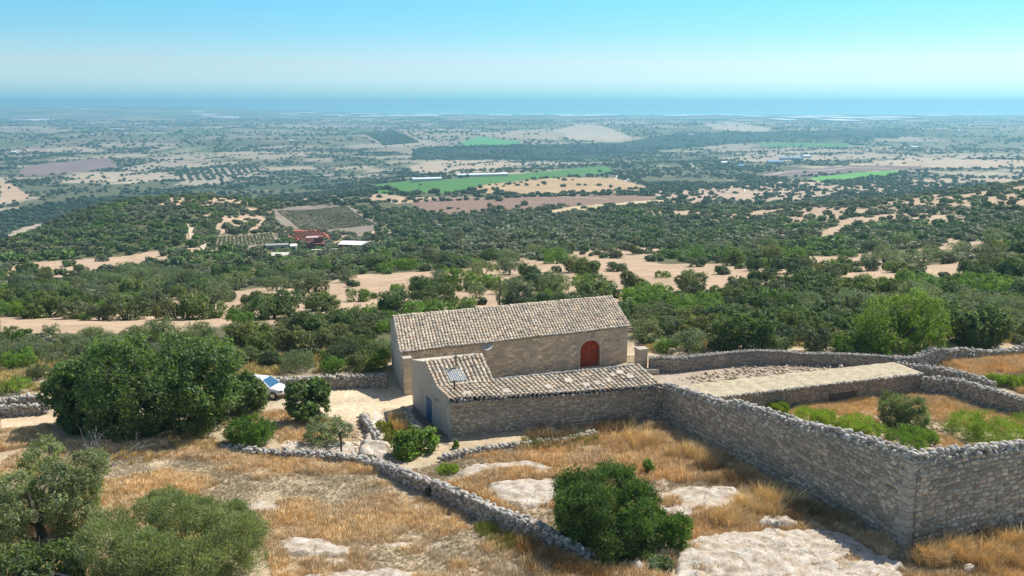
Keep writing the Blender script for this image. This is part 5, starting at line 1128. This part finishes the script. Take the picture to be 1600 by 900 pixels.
# ---------------------------------------------------------------- bare rock showing through the slope
def slab(label, poly, h, seed):
    W_ = [hit(a, b) for a, b in poly]; X = np.array([(p.x, p.y) for p in W_]); c = X.mean(0); st = .13
    x0, y0 = X.min(0)-.5; x1, y1 = X.max(0)+.5; xs, ys = np.arange(x0, x1, st), np.arange(y0, y1, st); A, B = np.meshgrid(xs, ys); a, b = A.ravel(), B.ravel()
    d = np.full(a.shape, 1e9); n = len(X)
    jx, jy = a+(fbm(a*1.1, b*1.1, 3, seed)-.5)*.9, b+(fbm(a*1.1, b*1.1, 3, seed+9)-.5)*.9
    for i in range(n):
        p, q = X[i], X[(i+1) % n]; e = q-p; t_ = np.clip(((jx-p[0])*e[0]+(jy-p[1])*e[1])/max(e@e, 1e-6), 0, 1); d = np.minimum(d, np.hypot(jx-p[0]-t_*e[0], jy-p[1]-t_*e[1]))
    ins = inpoly(jx, jy, [tuple(p) for p in X]); d = np.where(ins, d, -d)
    prof = np.clip((d+.12)/.3, -1, 1); terr = np.floor(fbm(a*.5, b*.8, 2, seed+3)*5)/5
    z = ground(a, b)+h*1.3*(prof*.8+.45*(fbm(a*2.5, b*2.5, 4, seed+5)-.5)*2)+h*1.5*terr*(prof > .5)-.12
    i_ = np.arange(len(a)).reshape(A.shape); F = np.stack([i_[:-1, :-1], i_[:-1, 1:], i_[1:, 1:], i_[1:, :-1]], -1).reshape(-1, 4)
    kp = (d[F] > -.35).any(1); F = F[kp]; u, inv = np.unique(F, return_inverse=True); F = inv.reshape(-1, 4)
    o = mk('limestone_slab', np.stack([a, b, z], 1)[u]-np.array([c[0], c[1], 0]), F, M_SLAB, smooth=False); o.location = (c[0], c[1], 0); tag(o, label, 'rock')
    SLABS.append(X); return o
SLABS = []
for i, (lab, poly, h) in enumerate([
 ('broad pale limestone slab at the bottom beside the wall corner', [(1050, 888), (1078, 852), (1130, 838), (1200, 832), (1290, 830), (1335, 850), (1400, 885), (1430, 925), (1040, 925)], .28),
 ('flat limestone slab just right of the big double bush', [(1015, 776), (1060, 765), (1150, 765), (1165, 783), (1120, 804), (1060, 810), (1030, 798)], .2),
 ('pale limestone slab between the diagonal wall and the double bush', [(755, 764), (800, 753), (880, 751), (905, 770), (850, 792), (815, 802), (775, 780)], .2),
 ('curved thin ledge of limestone in the dry grass', [(708, 742), (740, 728), (830, 723), (885, 738), (875, 745), (830, 733), (760, 738), (722, 750)], .16),
 ('small limestone ledge behind the double bush', [(1018, 750), (1040, 743), (1075, 747), (1055, 756), (1022, 757)], .12),
 ('small rounded limestone hump among golden grass', [(1178, 820), (1200, 811), (1245, 814), (1240, 826), (1190, 831)], .28),
 ('pale rocks right of the large rounded olive bush', [(437, 848), (468, 839), (498, 844), (545, 858), (550, 869), (500, 874), (450, 864)], .2),
 ('small flat stone below the pale rocks', [(505, 873), (545, 870), (548, 881), (512, 885)], .14),
 ('small flat stone left of the diagonal wall', [(604, 851), (640, 847), (642, 854), (612, 857)], .1),
 ('tiny flat stone nearest the diagonal wall', [(668, 851), (695, 846), (702, 852), (676, 856)], .1),
 ('long pale stone ledge at the bottom edge', [(470, 905), (500, 893), (600, 891), (650, 895), (640, 915), (470, 915)], .16),
 ('pale bare rock patch above the large olive bush', [(375, 794), (405, 780), (440, 788), (440, 800), (395, 806)], .1),
 ('pale rock shelf beside the black post', [(440, 702), (470, 692), (530, 690), (560, 700), (556, 712), (500, 712)], .1),
 ('white stony heap where the wall turns by the leafy tree', [(560, 700), (580, 690), (606, 698), (612, 716), (585, 722), (562, 714)], .35)]): slab(lab, poly, h, 30+i*3)
def boulder(label, px, py, s, sq=.75):
    p = hit(px, py); V, F = ROCKS2[random.randrange(6)]; V = V*np.array([s, s*.85, s*sq]); o = mk('boulder', V, F, M_SLAB); o.location = (p.x, p.y, p.z+s*sq*.45); o.rotation_euler = (0, 0, random.uniform(0, 6)); tag(o, label, 'boulder')
boulder('white boulder at the foot of the big double bush', 995, 893, .5, .9); boulder('pale boulder just left of the white boulder', 960, 905, .32)
boulder('round stone on the rubble of the yard', 1314, 575, .38); boulder('pale stone at the right end of the yard rubble', 1382, 577, .3)
boulder('white stone in the shade at the bottom right', 1513, 893, .35); boulder('pale round stone at the end of the stone edging', 572, 652, .42)
boulder('pale stone beside the left foot of the double bush', 915, 880, .3)
# loose rubble
def rubble(name, label, poly, n, s0, s1, lv=None):
    W_ = [hit(a, b, lv) for a, b in poly]; X = np.array([(p.x, p.y) for p in W_]); x0, y0 = X.min(0); x1, y1 = X.max(0)
    a, b = rng.uniform(x0, x1, n*3), rng.uniform(y0, y1, n*3); k = inpoly(a, b, [tuple(p) for p in X]) & (rng.random(n*3) < fbm(a, b, 3, 5)*1.6-.2); a, b = a[k][:n], b[k][:n]; n = len(a)
    s = rng.uniform(s0, s1, (n, 1))**1; V, F, c = scatter(ROCKS1, np.c_[a, b, ground(a, b)+s[:, 0]*.2], s*rng.uniform(.6, 1.2, (n, 3)), rotmat(*rng.uniform(0, 6, (3, n))), stone_tint(n)*np.array([[1.22, 1.05, .84]]))
    o = mk(name, V, F, M_STONE, col=c); tag(o, label, 'rubble', kind='stuff')
rubble('yard_rubble', 'loose pale rubble strewn over the empty yard', [(1060, 592), (1150, 574), (1240, 569), (1395, 575), (1380, 582), (1160, 596), (1090, 606)], 900, .05, .2, 0)
rubble('field_stones', 'small loose stones on the dry slope', [(380, 730), (700, 780), (900, 870), (900, 900), (450, 900)], 500, .03, .12)
rubble('track_stones', 'white stones on the path beside the yellow bushes', [(560, 645), (600, 700), (612, 718), (430, 712), (450, 690), (550, 690)], 500, .04, .16)
rubble('enclosure_stones', 'white stones between the weeds of the enclosure', [(1440, 690), (1460, 664), (1485, 664), (1500, 700), (1460, 715)], 160, .06, .22, 0)
rubble('slab_stones', 'loose stones round the limestone slabs', [(960, 900), (1060, 860), (1300, 800), (1400, 890), (1600, 900)], 260, .04, .16)
# ---------------------------------------------------------------- dry grass
def tuft(seed, n, h, spread, w, lean):
    r_ = np.random.default_rng(seed); a = r_.uniform(0, 6.28, n); d = r_.uniform(0, spread, n)
    bx, by = np.cos(a)*d, np.sin(a)*d; hh = h*r_.uniform(.55, 1.15, n); la = a+r_.normal(0, .9, n); ll = hh*lean*r_.uniform(.2, 1.3, n)
    wd = np.c_[-np.sin(la+1), np.cos(la+1), np.zeros(n)]*w; B = np.c_[bx, by, np.full(n, -.04)]; M_ = B+np.c_[np.cos(la)*ll*.35, np.sin(la)*ll*.35, hh*.6]; T = B+np.c_[np.cos(la)*ll, np.sin(la)*ll, hh*np.clip(1-lean*.25, .4, 1)]
    V = np.stack([B-wd, B+wd, M_+wd*.8, M_-wd*.8, T+wd*.25, T-wd*.25], 1).reshape(-1, 3)
    i = np.arange(n)*6; F = np.concatenate([np.stack([i, i+1, i+2, i+3], 1), np.stack([i+3, i+2, i+4, i+5], 1)])
    v = r_.uniform(.75, 1.25, n); c = np.tile(v, 2)[:, None]*np.ones((1, 3)); return V, F, c
TUFTS = [tuft(700+i, 15, 1, .55, .035, .75) for i in range(8)]; TALL = [tuft(720+i, 46, 1, .3, .014, .55) for i in range(5)]
BARE = [p for p, c in NEARCOVER]
def grass(name, label, n, region, h0, h1, protos=TUFTS, lv=None, tone=(1, 1, 1), gap=.22, zwall=True):
    W_ = [hit(a, b, lv) for a, b in region]; X = np.array([(p.x, p.y) for p in W_]); x0, y0 = X.min(0); x1, y1 = X.max(0)
    area = (x1-x0)*(y1-y0); a, b = rng.uniform(x0, x1, n*4), rng.uniform(y0, y1, n*4); k = inpoly(a, b, [tuple(p) for p in X]); a, b = a[k], b[k]
    z = ground(a, b); px, py = project(a, b, z); k = np.ones(len(a), bool)
    for q in BARE: k &= ~inpoly(px, py, q)
    for bx_, by_, br_ in BUSH: k &= (a-bx_)**2+(b-by_)**2 > br_*br_
    for S_ in SLABS: k &= ~inpoly(a, b, [tuple(p) for p in S_]) | (fbm(a*.9, b*.9, 3, 55) > .62)
    dn = fbm(a/1.7, b/1.7, 4, 33); dn2 = fbm(a/5, b/4, 3, 34); k &= rng.random(len(a)) < np.clip((dn-gap)*4+.35, .12, 1)
    a, b, z, dn, dn2 = [v[k][:n] for v in (a, b, z, dn, dn2)]; n = len(a)
    h = rng.uniform(h0, h1, n)*np.clip(dn*1.4+.3, .5, 1.3); flat = np.clip((.44-dn2)/.08, 0, 1); h = h*(1-flat*.55)
    gold = np.array((1.12, .98, .76)); pale = np.array((.84, .86, .90)); rust = np.array((1.0, .92, .82))
    q = fbm(a/2.3, b/2.3, 3, 44)[:, None]; q = np.clip((q-.35)/.3, 0, 1)
    c = (gold*q+rust*(1-q))*(1-flat[:, None])+pale*.92*flat[:, None]; c = c*rng.uniform(.8, 1.2, (n, 1))*np.array(tone)
    V, F, c = scatter(protos, np.c_[a, b, z], np.c_[h*.9, h*.9, h], rotmat(rng.normal(0, .12, n), rng.normal(0, .12, n), rng.uniform(0, 6.28, n)), c)
    o = mk(name, V, F, M_GRASS, col=c); tag(o, label, 'grass', kind='stuff'); return o
grass('dry_grass', 'matted straw coloured grass on the slope left of the diagonal wall', 30000, [(-60, 760), (60, 690), (340, 696), (560, 716), (640, 745), (760, 800), (860, 850), (1000, 905), (1000, 940), (-120, 940)], .22, .42)
grass('dry_grass', 'rusty dry grass between the farm building and the diagonal wall', 17000, [(640, 735), (700, 722), (930, 680), (1040, 662), (1150, 715), (1300, 790), (1400, 845), (1420, 930), (1010, 930), (900, 850), (760, 785)], .25, .5, tone=(1, .98, .95))
grass('dry_grass', 'dry grass at the bottom right in front of the wall', 5000, [(1400, 875), (1440, 862), (1700, 805), (1750, 960), (1380, 950)], .3, .6, tone=(.9, .85, .75))
grass('dry_grass', 'dry grass of the walled enclosure', 7000, [(1150, 650), (1300, 625), (1440, 612), (1620, 655), (1640, 715), (1300, 700)], .2, .4, lv=0, tone=(1.05, 1.05, 1.0))
grass('dry_grass', 'dry grass on the terrace right of the parallel walls', 6000, [(1450, 578), (1490, 562), (1640, 550), (1660, 620), (1600, 615), (1540, 596)], .3, .6, lv=0, tone=(1.05, 1.03, .98))
grass('dry_grass', 'dry grass and weeds behind the parking wall', 5000, [(-60, 612), (-60, 565), (300, 555), (600, 548), (607, 580), (440, 585), (360, 596), (80, 612)], .25, .5, lv=0, gap=.3, tone=(.78, .85, .66))
grass('dry_grass', 'dry grass strip behind the far yard wall', 4000, [(1010, 552), (1200, 543), (1430, 548), (1640, 530), (1640, 515), (1200, 528), (1010, 535)], .25, .5, lv=0, gap=.25, tone=(.8, .88, .68))
grass('dry_grass', 'dry grass along the left track', 4500, [(-60, 655), (70, 650), (90, 700), (-60, 730)], .2, .45, lv=0)
grass('dry_grass', 'sparse dry grass round the olive and the pale yard', 1500, [(340, 640), (470, 625), (600, 620), (610, 645), (560, 700), (420, 700), (350, 690)], .15, .35, lv=0, gap=.4)
def clumps(label, spots, tone, h=1.0, n=26, r_=.5, mat=None):
    A = []
    for px, py, w_ in spots:
        p = hit(px, py); d = p.y*CP+(CAMZ-p.z)*SP; s = w_/FPX*d/2
        for k in range(int(n*max(1, s))): A.append((p.x+random.gauss(0, s*.5), p.y+random.gauss(0, s*.45)))
    A = np.array(A); n = len(A); hh = rng.uniform(.65, 1.1, n)*h
    V, F, c = scatter(TALL, np.c_[A, ground(A[:, 0], A[:, 1])], np.c_[hh, hh, hh], rotmat(rng.normal(0, .1, n), rng.normal(0, .1, n), rng.uniform(0, 6.28, n)), rng.uniform(.8, 1.2, (n, 1))*np.array([tone]))
    o = mk('tall_grass', V, F, mat or M_GRASS, col=c); tag(o, label, 'grass', kind='stuff')
clumps('tall golden grass clumps below the tall wall', [(1000, 695, 70), (1080, 715, 60), (1170, 800, 60), (1212, 790, 60), (1140, 820, 50)], (1.1, 1.0, .75), 1.05, 40)
clumps('tall golden grass at the bottom right', [(1560, 880, 90), (1500, 870, 70), (1590, 860, 60), (1450, 880, 40)], (1.05, .92, .66), 1.1, 34)
clumps('dead brown stems along the foot of the tall wall', [(1110, 735, 50), (1150, 755, 50), (1200, 775, 50), (1260, 800, 50), (1310, 822, 50), (960, 672, 90), (860, 690, 90), (1240, 812, 60)], (.45, .40, .30), .85, 30)
clumps('dark dry thistles by the end of the diagonal wall', [(860, 880, 70), (900, 895, 60), (930, 900, 60), (820, 860, 50)], (.55, .42, .26), .8, 26)
clumps('golden grass beside the yellow bushes', [(625, 672, 30), (622, 660, 24)], (1.05, .95, .68), .9, 40)
clumps('dry golden grass under the huge carob tree', [(290, 695, 90), (200, 715, 80), (330, 705, 50), (120, 740, 60)], (.85, .75, .45), .55, 34)
clumps('golden grass on the terrace at the right', [(1500, 572, 60), (1560, 580, 60), (1590, 560, 40)], (1.15, .95, .65), .7, 20)
clumps('greenish weeds in the grass near the diagonal wall', [(790, 850, 60), (760, 830, 40), (900, 690, 80), (830, 700, 60), (1140, 600, 10)], (.40, .48, .16), .6, 26)
# ---------------------------------------------------------------- posts
def post(name, label, cat, px, pt, pb, rad, mat, lean=.03):
    p = hit(px, pb); h = zat(p.x, p.y, pt)-p.z; o = MB(); o.tube([(0, 0, -.2), (lean, 0, h*.5), (-lean, 0, h*.8), (lean*2, 0, h)], [rad, rad*.95, rad*.8, rad*.7], 8); q = o.build(name, mat); q.location = tuple(p); tag(q, label, cat)
post('wooden_post', 'crooked black wooden post beside the young olive tree', 'post', 533, 674, 706, .06, m_plain('charred_wood', (.02, .018, .016), .9))
post('utility_pole', 'thin utility pole rising behind the farmhouse ridge', 'pole', 781, 432, 490, .09, m_plain('pole_wood', (.10, .08, .065), .9), 0)
for px, pt, pb, lab in ((628, 648, 672, 'left of two thin stakes in the small enclosure'), (620, 650, 671, 'right hand stake beside the golden grass')): post('thin_stake', lab, 'stake', px-3, pt, pb, .03, M_BARK)
# ---------------------------------------------------------------- parked car
def car():
    p = hit(412, 617, 0); rz = math.atan2(-.30, 1)
    o = thing('parked_car', 'white hatchback with a blue reflecting windscreen parked by the drystone wall', 'car', (p.x, p.y, 0), rz)
    paint = m_plain('white_car_paint', (.72, .73, .75), .25, .6, var=.02); glass, t = nodes('car_glass'); finish(t, (.01, .012, .016), .05, spec=1.0)
    blue, t = nodes('windscreen_glass'); finish(t, (.02, .12, .22), .12, spec=1.0); rub = m_plain('tyre_rubber', (.02, .02, .02), .85); alu = m_plain('alloy', (.45, .45, .46), .3, .5, .8)
    # body: sections along the length (x forward), each (x, half width low, half width belt, sill z, belt z, top z)
    S = [(-2.08, .60, .62, .42, .80, .86), (-1.98, .76, .76, .28, .88, .95), (-1.5, .85, .83, .22, .92, .98), (-.6, .87, .84, .22, .93, .97), (.3, .87, .84, .22, .92, .95), (.95, .87, .82, .22, .88, .95), (1.5, .85, .78, .24, .80, .88), (1.95, .74, .66, .30, .70, .74), (2.10, .56, .52, .38, .60, .63)]
    V, F = [], []
    for x_, wl, wb, z0, z1, z2 in S: V += [(x_, -wl*.9, z0), (x_, -wl, z0+.18), (x_, -wb-.02, (z0+z1)/2+.1), (x_, -wb, z1), (x_, -wb*.72, z2-.01), (x_, 0, z2), (x_, wb*.72, z2-.01), (x_, wb, z1), (x_, wb+.02, (z0+z1)/2+.1), (x_, wl, z0+.18), (x_, wl*.9, z0)]
    n = 11
    for i in range(len(S)-1):
        for k in range(n): F.append((i*n+k, i*n+(k+1) % n, (i+1)*n+(k+1) % n, (i+1)*n+k))
    m_ = MB(); m_.v = V; m_.f = F+[tuple(range(n)), tuple((len(S)-1)*n+k for k in reversed(range(n)))]; m_.c = [(1, 1, 1)]*len(m_.f); b = m_.build('body', paint, o, smooth=True)
    sb = b.modifiers.new('s', 'SUBSURF'); sb.levels = sb.render_levels = 2
    # cabin: windscreen, rear glass, side glass, roof as separate parts around pillars
    Bz, Tz = .93, 1.42; fx, ft, rt, rx = 1.05, .30, -1.25, -1.85; wb, wt = .78, .60
    lo = lambda x_, s_, i=0: (x_, s_*(wb-i), Bz); hi = lambda x_, s_, i=0: (x_, s_*(wt-i), Tz)
    r_ = MB(); r_.hexa([(ft+.03, -wt, Tz-.03), (ft+.03, wt, Tz-.03), (rt, wt, Tz-.03), (rt, -wt, Tz-.03), (ft-.1, -wt*.9, Tz+.05), (ft-.1, wt*.9, Tz+.05), (rt+.1, wt*.9, Tz+.05), (rt+.1, -wt*.9, Tz+.05)]); r_.build('roof_panel', paint, o, smooth=False, bevel=.03)
    g_ = MB(); g_.poly([lo(fx, -1, .06), lo(fx, 1, .06), hi(ft, 1, .04), hi(ft, -1, .04)]); g_.build('windscreen', blue, o)
    g_ = MB(); g_.poly([lo(rx, -1, .06), lo(rx, 1, .06), hi(rt, 1, .04), hi(rt, -1, .04)]); g_.build('rear_window', glass, o)
    for s_ in (-1, 1):
        for a0, a1, b0, b1 in ((fx-.12, -.35, ft-.08, -.38), (-.42, rx+.2, -.44, rt+.05)):
            g_ = MB(); g_.poly([(a0, s_*wb, Bz), (a1, s_*wb, Bz), (b1, s_*wt, Tz-.03), (b0, s_*wt, Tz-.03)]); g_.build('side_window', glass, o)
        for a, b_ in ((lo(fx, s_), hi(ft, s_)), (lo(-.385, s_), hi(-.41, s_)), (lo(rx, s_), hi(rt, s_))):
            q = MB(); q.tube([a, b_], .045, 6); q.build('pillar', paint, o)
        q = MB(); q.box((.78, s_*.95, 1.0), (.14, .2, .13)); q.build('mirror', paint, o, bevel=.03)
        q = MB(); q.box((1.93, s_*.60, .66), (.26, .22, .10), rz=-s_*.35); q.build('headlight', glass, o, bevel=.02)
        for x_ in (1.35, -1.3):
            w_ = MB(); w_.tube([(x_, s_*.70, .31), (x_, s_*.89, .31)], .31, 20); tw = w_.build('wheel', rub, o, bevel=.02)
            h_ = MB(); h_.tube([(x_, s_*.88, .31), (x_, s_*.905, .31)], .2, 16); h_.build('rim', alu, tw)
    q = MB(); q.box((2.10, 0, .42), (.03, .52, .11)); q.build('number_plate', M_WHITE, o)
    q = MB(); q.box((2.06, 0, .55), (.06, .7, .08)); q.build('grille', rub, o)
car()
# ---------------------------------------------------------------- buildings far down the slope and on the plain
M_REDW = m_plain('red_render', (.25, .085, .07), .8); M_WHITEROOF = m_plain('white_sheet_roof', (.80, .82, .84), .5); M_BLUEROOF = m_plain('blue_sheet_roof', (.10, .26, .50), .5); M_TERR = m_plain('terracotta', (.36, .16, .10), .8); M_CREAM = m_plain('cream_render', (.55, .50, .42), .85); M_GLASSF = m_plain('window_dark', (.03, .03, .035), .3, .6)
def block(name, label, cat, px, py, w_px, dep, h, wall, roof, rz=0, win=0, group=None, pitch=0, door=False):
    p = hit(px, py); d = p.y*CP+(CAMZ-p.z)*SP; L_ = w_px/FPX*d; o = thing(name, label, cat, tuple(p), rz, group)
    b = MB(); b.box((0, dep/2, h/2-.5), (L_, dep, h+1)); wl = b.build('wall', wall, o)
    for i in range(win):
        x_ = (i+.5)/win*L_-L_/2; q = MB(); q.box((x_, -.02, h*.6), (L_/win*.35, .1, h*.3)); q.build('window', M_GLASSF, wl)
    if door: q = MB(); q.box((L_*.35, -.03, h*.35), (1.1, .1, h*.6)); q.build('door', M_GLASSF, wl)
    r_ = MB(); e = .25
    if pitch: r_.hexa([(-L_/2-e, -e, h), (L_/2+e, -e, h), (L_/2+e, dep+e, h), (-L_/2-e, dep+e, h), (-L_/2-e, dep/2-.05, h+pitch), (L_/2+e, dep/2-.05, h+pitch), (L_/2+e, dep/2+.05, h+pitch), (-L_/2-e, dep/2+.05, h+pitch)])
    else: r_.box((0, dep/2, h+.12), (L_+2*e, dep+2*e, .24))
    r_.build('roof', roof, o); return o, L_
o, L_ = block('red_house', 'two storey red house with a flat roof beside red netting', 'house', 494, 391, 25, 7.5, 2.6, M_REDW, M_REDW, .25, 3, door=True)
q = MB(); q.box((L_*.18, 5, 4.3), (L_*.55, 5, 2.3)); q.build('upper_storey', M_REDW, o); q = MB(); q.box((-L_*.2, 2.2, 5.55), (L_*.75, 5, .18)); q.build('terrace_canopy', m_plain('pinkish_roof', (.52, .36, .38), .7), o)
for sx in (-.5, .05): q = MB(); q.box((L_*sx, -.1, 4.3), (.2, .2, 2.4)); q.build('canopy_post', M_REDW, o)
block('shed', 'long red walled shed with a bright white sheet roof', 'shed', 547, 391, 38, 10, 2.4, M_REDW, M_WHITEROOF, -.2, 0, pitch=.8)
block('farm_shed', 'low pale shed left of the red house', 'shed', 433, 392, 34, 4, 2.2, M_CREAM, m_plain('grey_sheet', (.32, .31, .30), .7), .25, 2); block('farm_shed', 'small whitewashed hut beside the red house', 'hut', 459, 394, 9, 4, 2.6, M_WHITE, M_WHITEROOF, .2, 1, pitch=.6)
block('farm_terrace', 'low white walled terrace below the pale shed', 'terrace', 434, 404, 26, 7, .9, M_WHITE, M_CREAM, .1)
block('retaining_wall', 'tan retaining wall under the red house', 'wall', 512, 396, 46, 1.2, 1.4, M_TERR, M_CREAM, .2)
fb = [(181, 203, 22, 'W', 'long white hall on the left plain, slanting downhill'), (224, 200, 26, 'W', 'white warehouse roof on the left plain'), (252, 200, 12, 'W', 'smaller white warehouse right of the first'), (402, 195, 16, 'W', 'white farm building near the middle of the plain'), (455, 222, 5, 'W', 'tiny white tower house in the scrub'), (1212, 256, 22, 'B', 'long pale blue roofed barn among trees'), (1236, 250, 34, 'B', 'longest blue roofed barn on the right plain'), (1262, 247, 12, 'W', 'small white barn right of the blue roofs'), (1158, 263, 9, 'B', 'small blue roofed shed at the bend of the track'), (1132, 258, 8, 'W', 'white cottage left of the blue shed'), (1345, 241, 10, 'T', 'reddish farmhouse on the right plain'), (1430, 232, 9, 'W', 'white house far out on the right plain'), (20, 240, 8, 'W', 'white house at the far left edge'), (38, 236, 7, 'T', 'little reddish house at the far left'), (690, 205, 8, 'W', 'small white building above the green triangle field'), (745, 207, 10, 'W', 'low white building right above the green triangle field'), (960, 201, 8, 'T', 'reddish farm beyond the tan triangle field'), (1080, 212, 6, 'W', 'tiny white house on the rim of the wooded valley'), (1500, 206, 7, 'W', 'tiny white house far right beyond the valley'), (1565, 236, 9, 'T', 'reddish house at the far right edge')]
for px, py, w_, k_, lab in fb:
    W__, R__ = {'W': (M_WHITE, M_WHITEROOF), 'B': (M_CREAM, M_BLUEROOF), 'T': (M_CREAM, M_TERR)}[k_]; d = hit(px, py).y
    block('farm_building' if w_ > 12 else 'country_house', lab, 'barn' if w_ > 12 else 'house', px, py, w_, min(14+d*.004, 26), 4 if w_ > 12 else 5, W__, R__, random.uniform(-.3, .3), 0, pitch=1.5)
block('greenhouse', 'long white greenhouse beside the large green field', 'greenhouse', 755, 276, 82, 11, 3.0, M_WHITE, M_WHITEROOF, .33, pitch=1.2)
block('greenhouse', 'shorter white greenhouse continuing the line by the green field', 'greenhouse', 668, 283, 46, 10, 3.0, M_WHITE, M_WHITEROOF, .3, pitch=1.2)
gh = [(30, 190, 40), (70, 168, 55), (150, 166, 80), (232, 167, 36), (110, 172, 30), (305, 181, 20), (335, 186, 22), (290, 176, 18), (440, 180, 26), (470, 178, 24), (515, 182, 30), (590, 184, 70), (640, 183, 80), (668, 181, 40), (700, 180, 36), (560, 180, 44), (780, 182, 40), (832, 181, 36), (905, 183, 60), (945, 182, 50), (880, 181, 40), (1062, 183, 34), (1090, 182, 40), (1150, 182, 44), (1190, 184, 30), (1270, 186, 60), (1300, 184, 70), (1345, 187, 60), (1390, 189, 50), (1410, 186, 60), (1330, 191, 44), (1240, 190, 24), (1480, 183, 40), (1540, 182, 44)]
ORD = ['first', 'second', 'third', 'fourth', 'fifth', 'sixth', 'seventh', 'eighth', 'ninth', 'tenth', 'eleventh', 'twelfth', 'thirteenth', 'fourteenth', 'fifteenth']; seen = {}
for i, (px, py, w_) in enumerate(sorted(gh)):
    side = 'on the far left' if px < 260 else ('left of centre' if px < 560 else ('near the centre' if px < 1000 else 'on the right')); k_ = seen.get(side, 0); seen[side] = k_+1
    block('greenhouse', ORD[k_]+' white greenhouse strip from the left on the hazy coast, '+side, 'greenhouse', px, py, w_, 420, 10, M_WHITE, M_WHITEROOF, 0, group='greenhouses along the coast '+side)
# ---------------------------------------------------------------- tracks
def track(label, pts, w_, col):
    P = [hit(*q) for q in pts]; V = []; Q = []
    for a, b in zip(P[:-1], P[1:]):
        n = max(2, int((b-a).length/6)); Q += [a.lerp(b, i/n) for i in range(n)]
    Q.append(P[-1])
    for i, p in enumerate(Q):
        d = (Q[min(i+1, len(Q)-1)]-Q[max(i-1, 0)]); d.z = 0; d.normalize(); nx = Vector((-d.y, d.x, 0))*w_/2
        for s_ in (-1, 0, 1): q = p+nx*s_; V.append((q.x, q.y, gz(q.x, q.y)+.35))
    F = [(i*3+k, i*3+k+1, i*3+k+4, i*3+k+3) for i in range(len(Q)-1) for k in (0, 1)]; o = mk('dirt_track', V, F, col); tag(o, kind='structure')
M_TRACK = m_plain('white_dust', (.68, .64, .56), .95); M_TRACK2 = m_plain('tan_dust', (.52, .43, .30), .95)
track('', [(1078, 252), (1080, 258), (1088, 263), (1100, 267)], 4, M_TRACK); track('', [(1133, 279), (1150, 286), (1162, 290), (1164, 300)], 1.6, M_TRACK); track('', [(963, 268), (965, 274), (962, 281)], 1.8, M_TRACK); track('', [(975, 284), (990, 276), (1000, 273)], 1.8, M_TRACK)
track('', [(1030, 307), (1034, 300), (1020, 296)], 2, M_TRACK2); track('', [(640, 314), (720, 308), (860, 307), (950, 312)], 4, M_TRACK2); track('', [(1180, 276), (1240, 268), (1330, 262), (1420, 265)], 7, M_TRACK2); track('', [(300, 352), (304, 375), (330, 394)], 4, M_TRACK2)
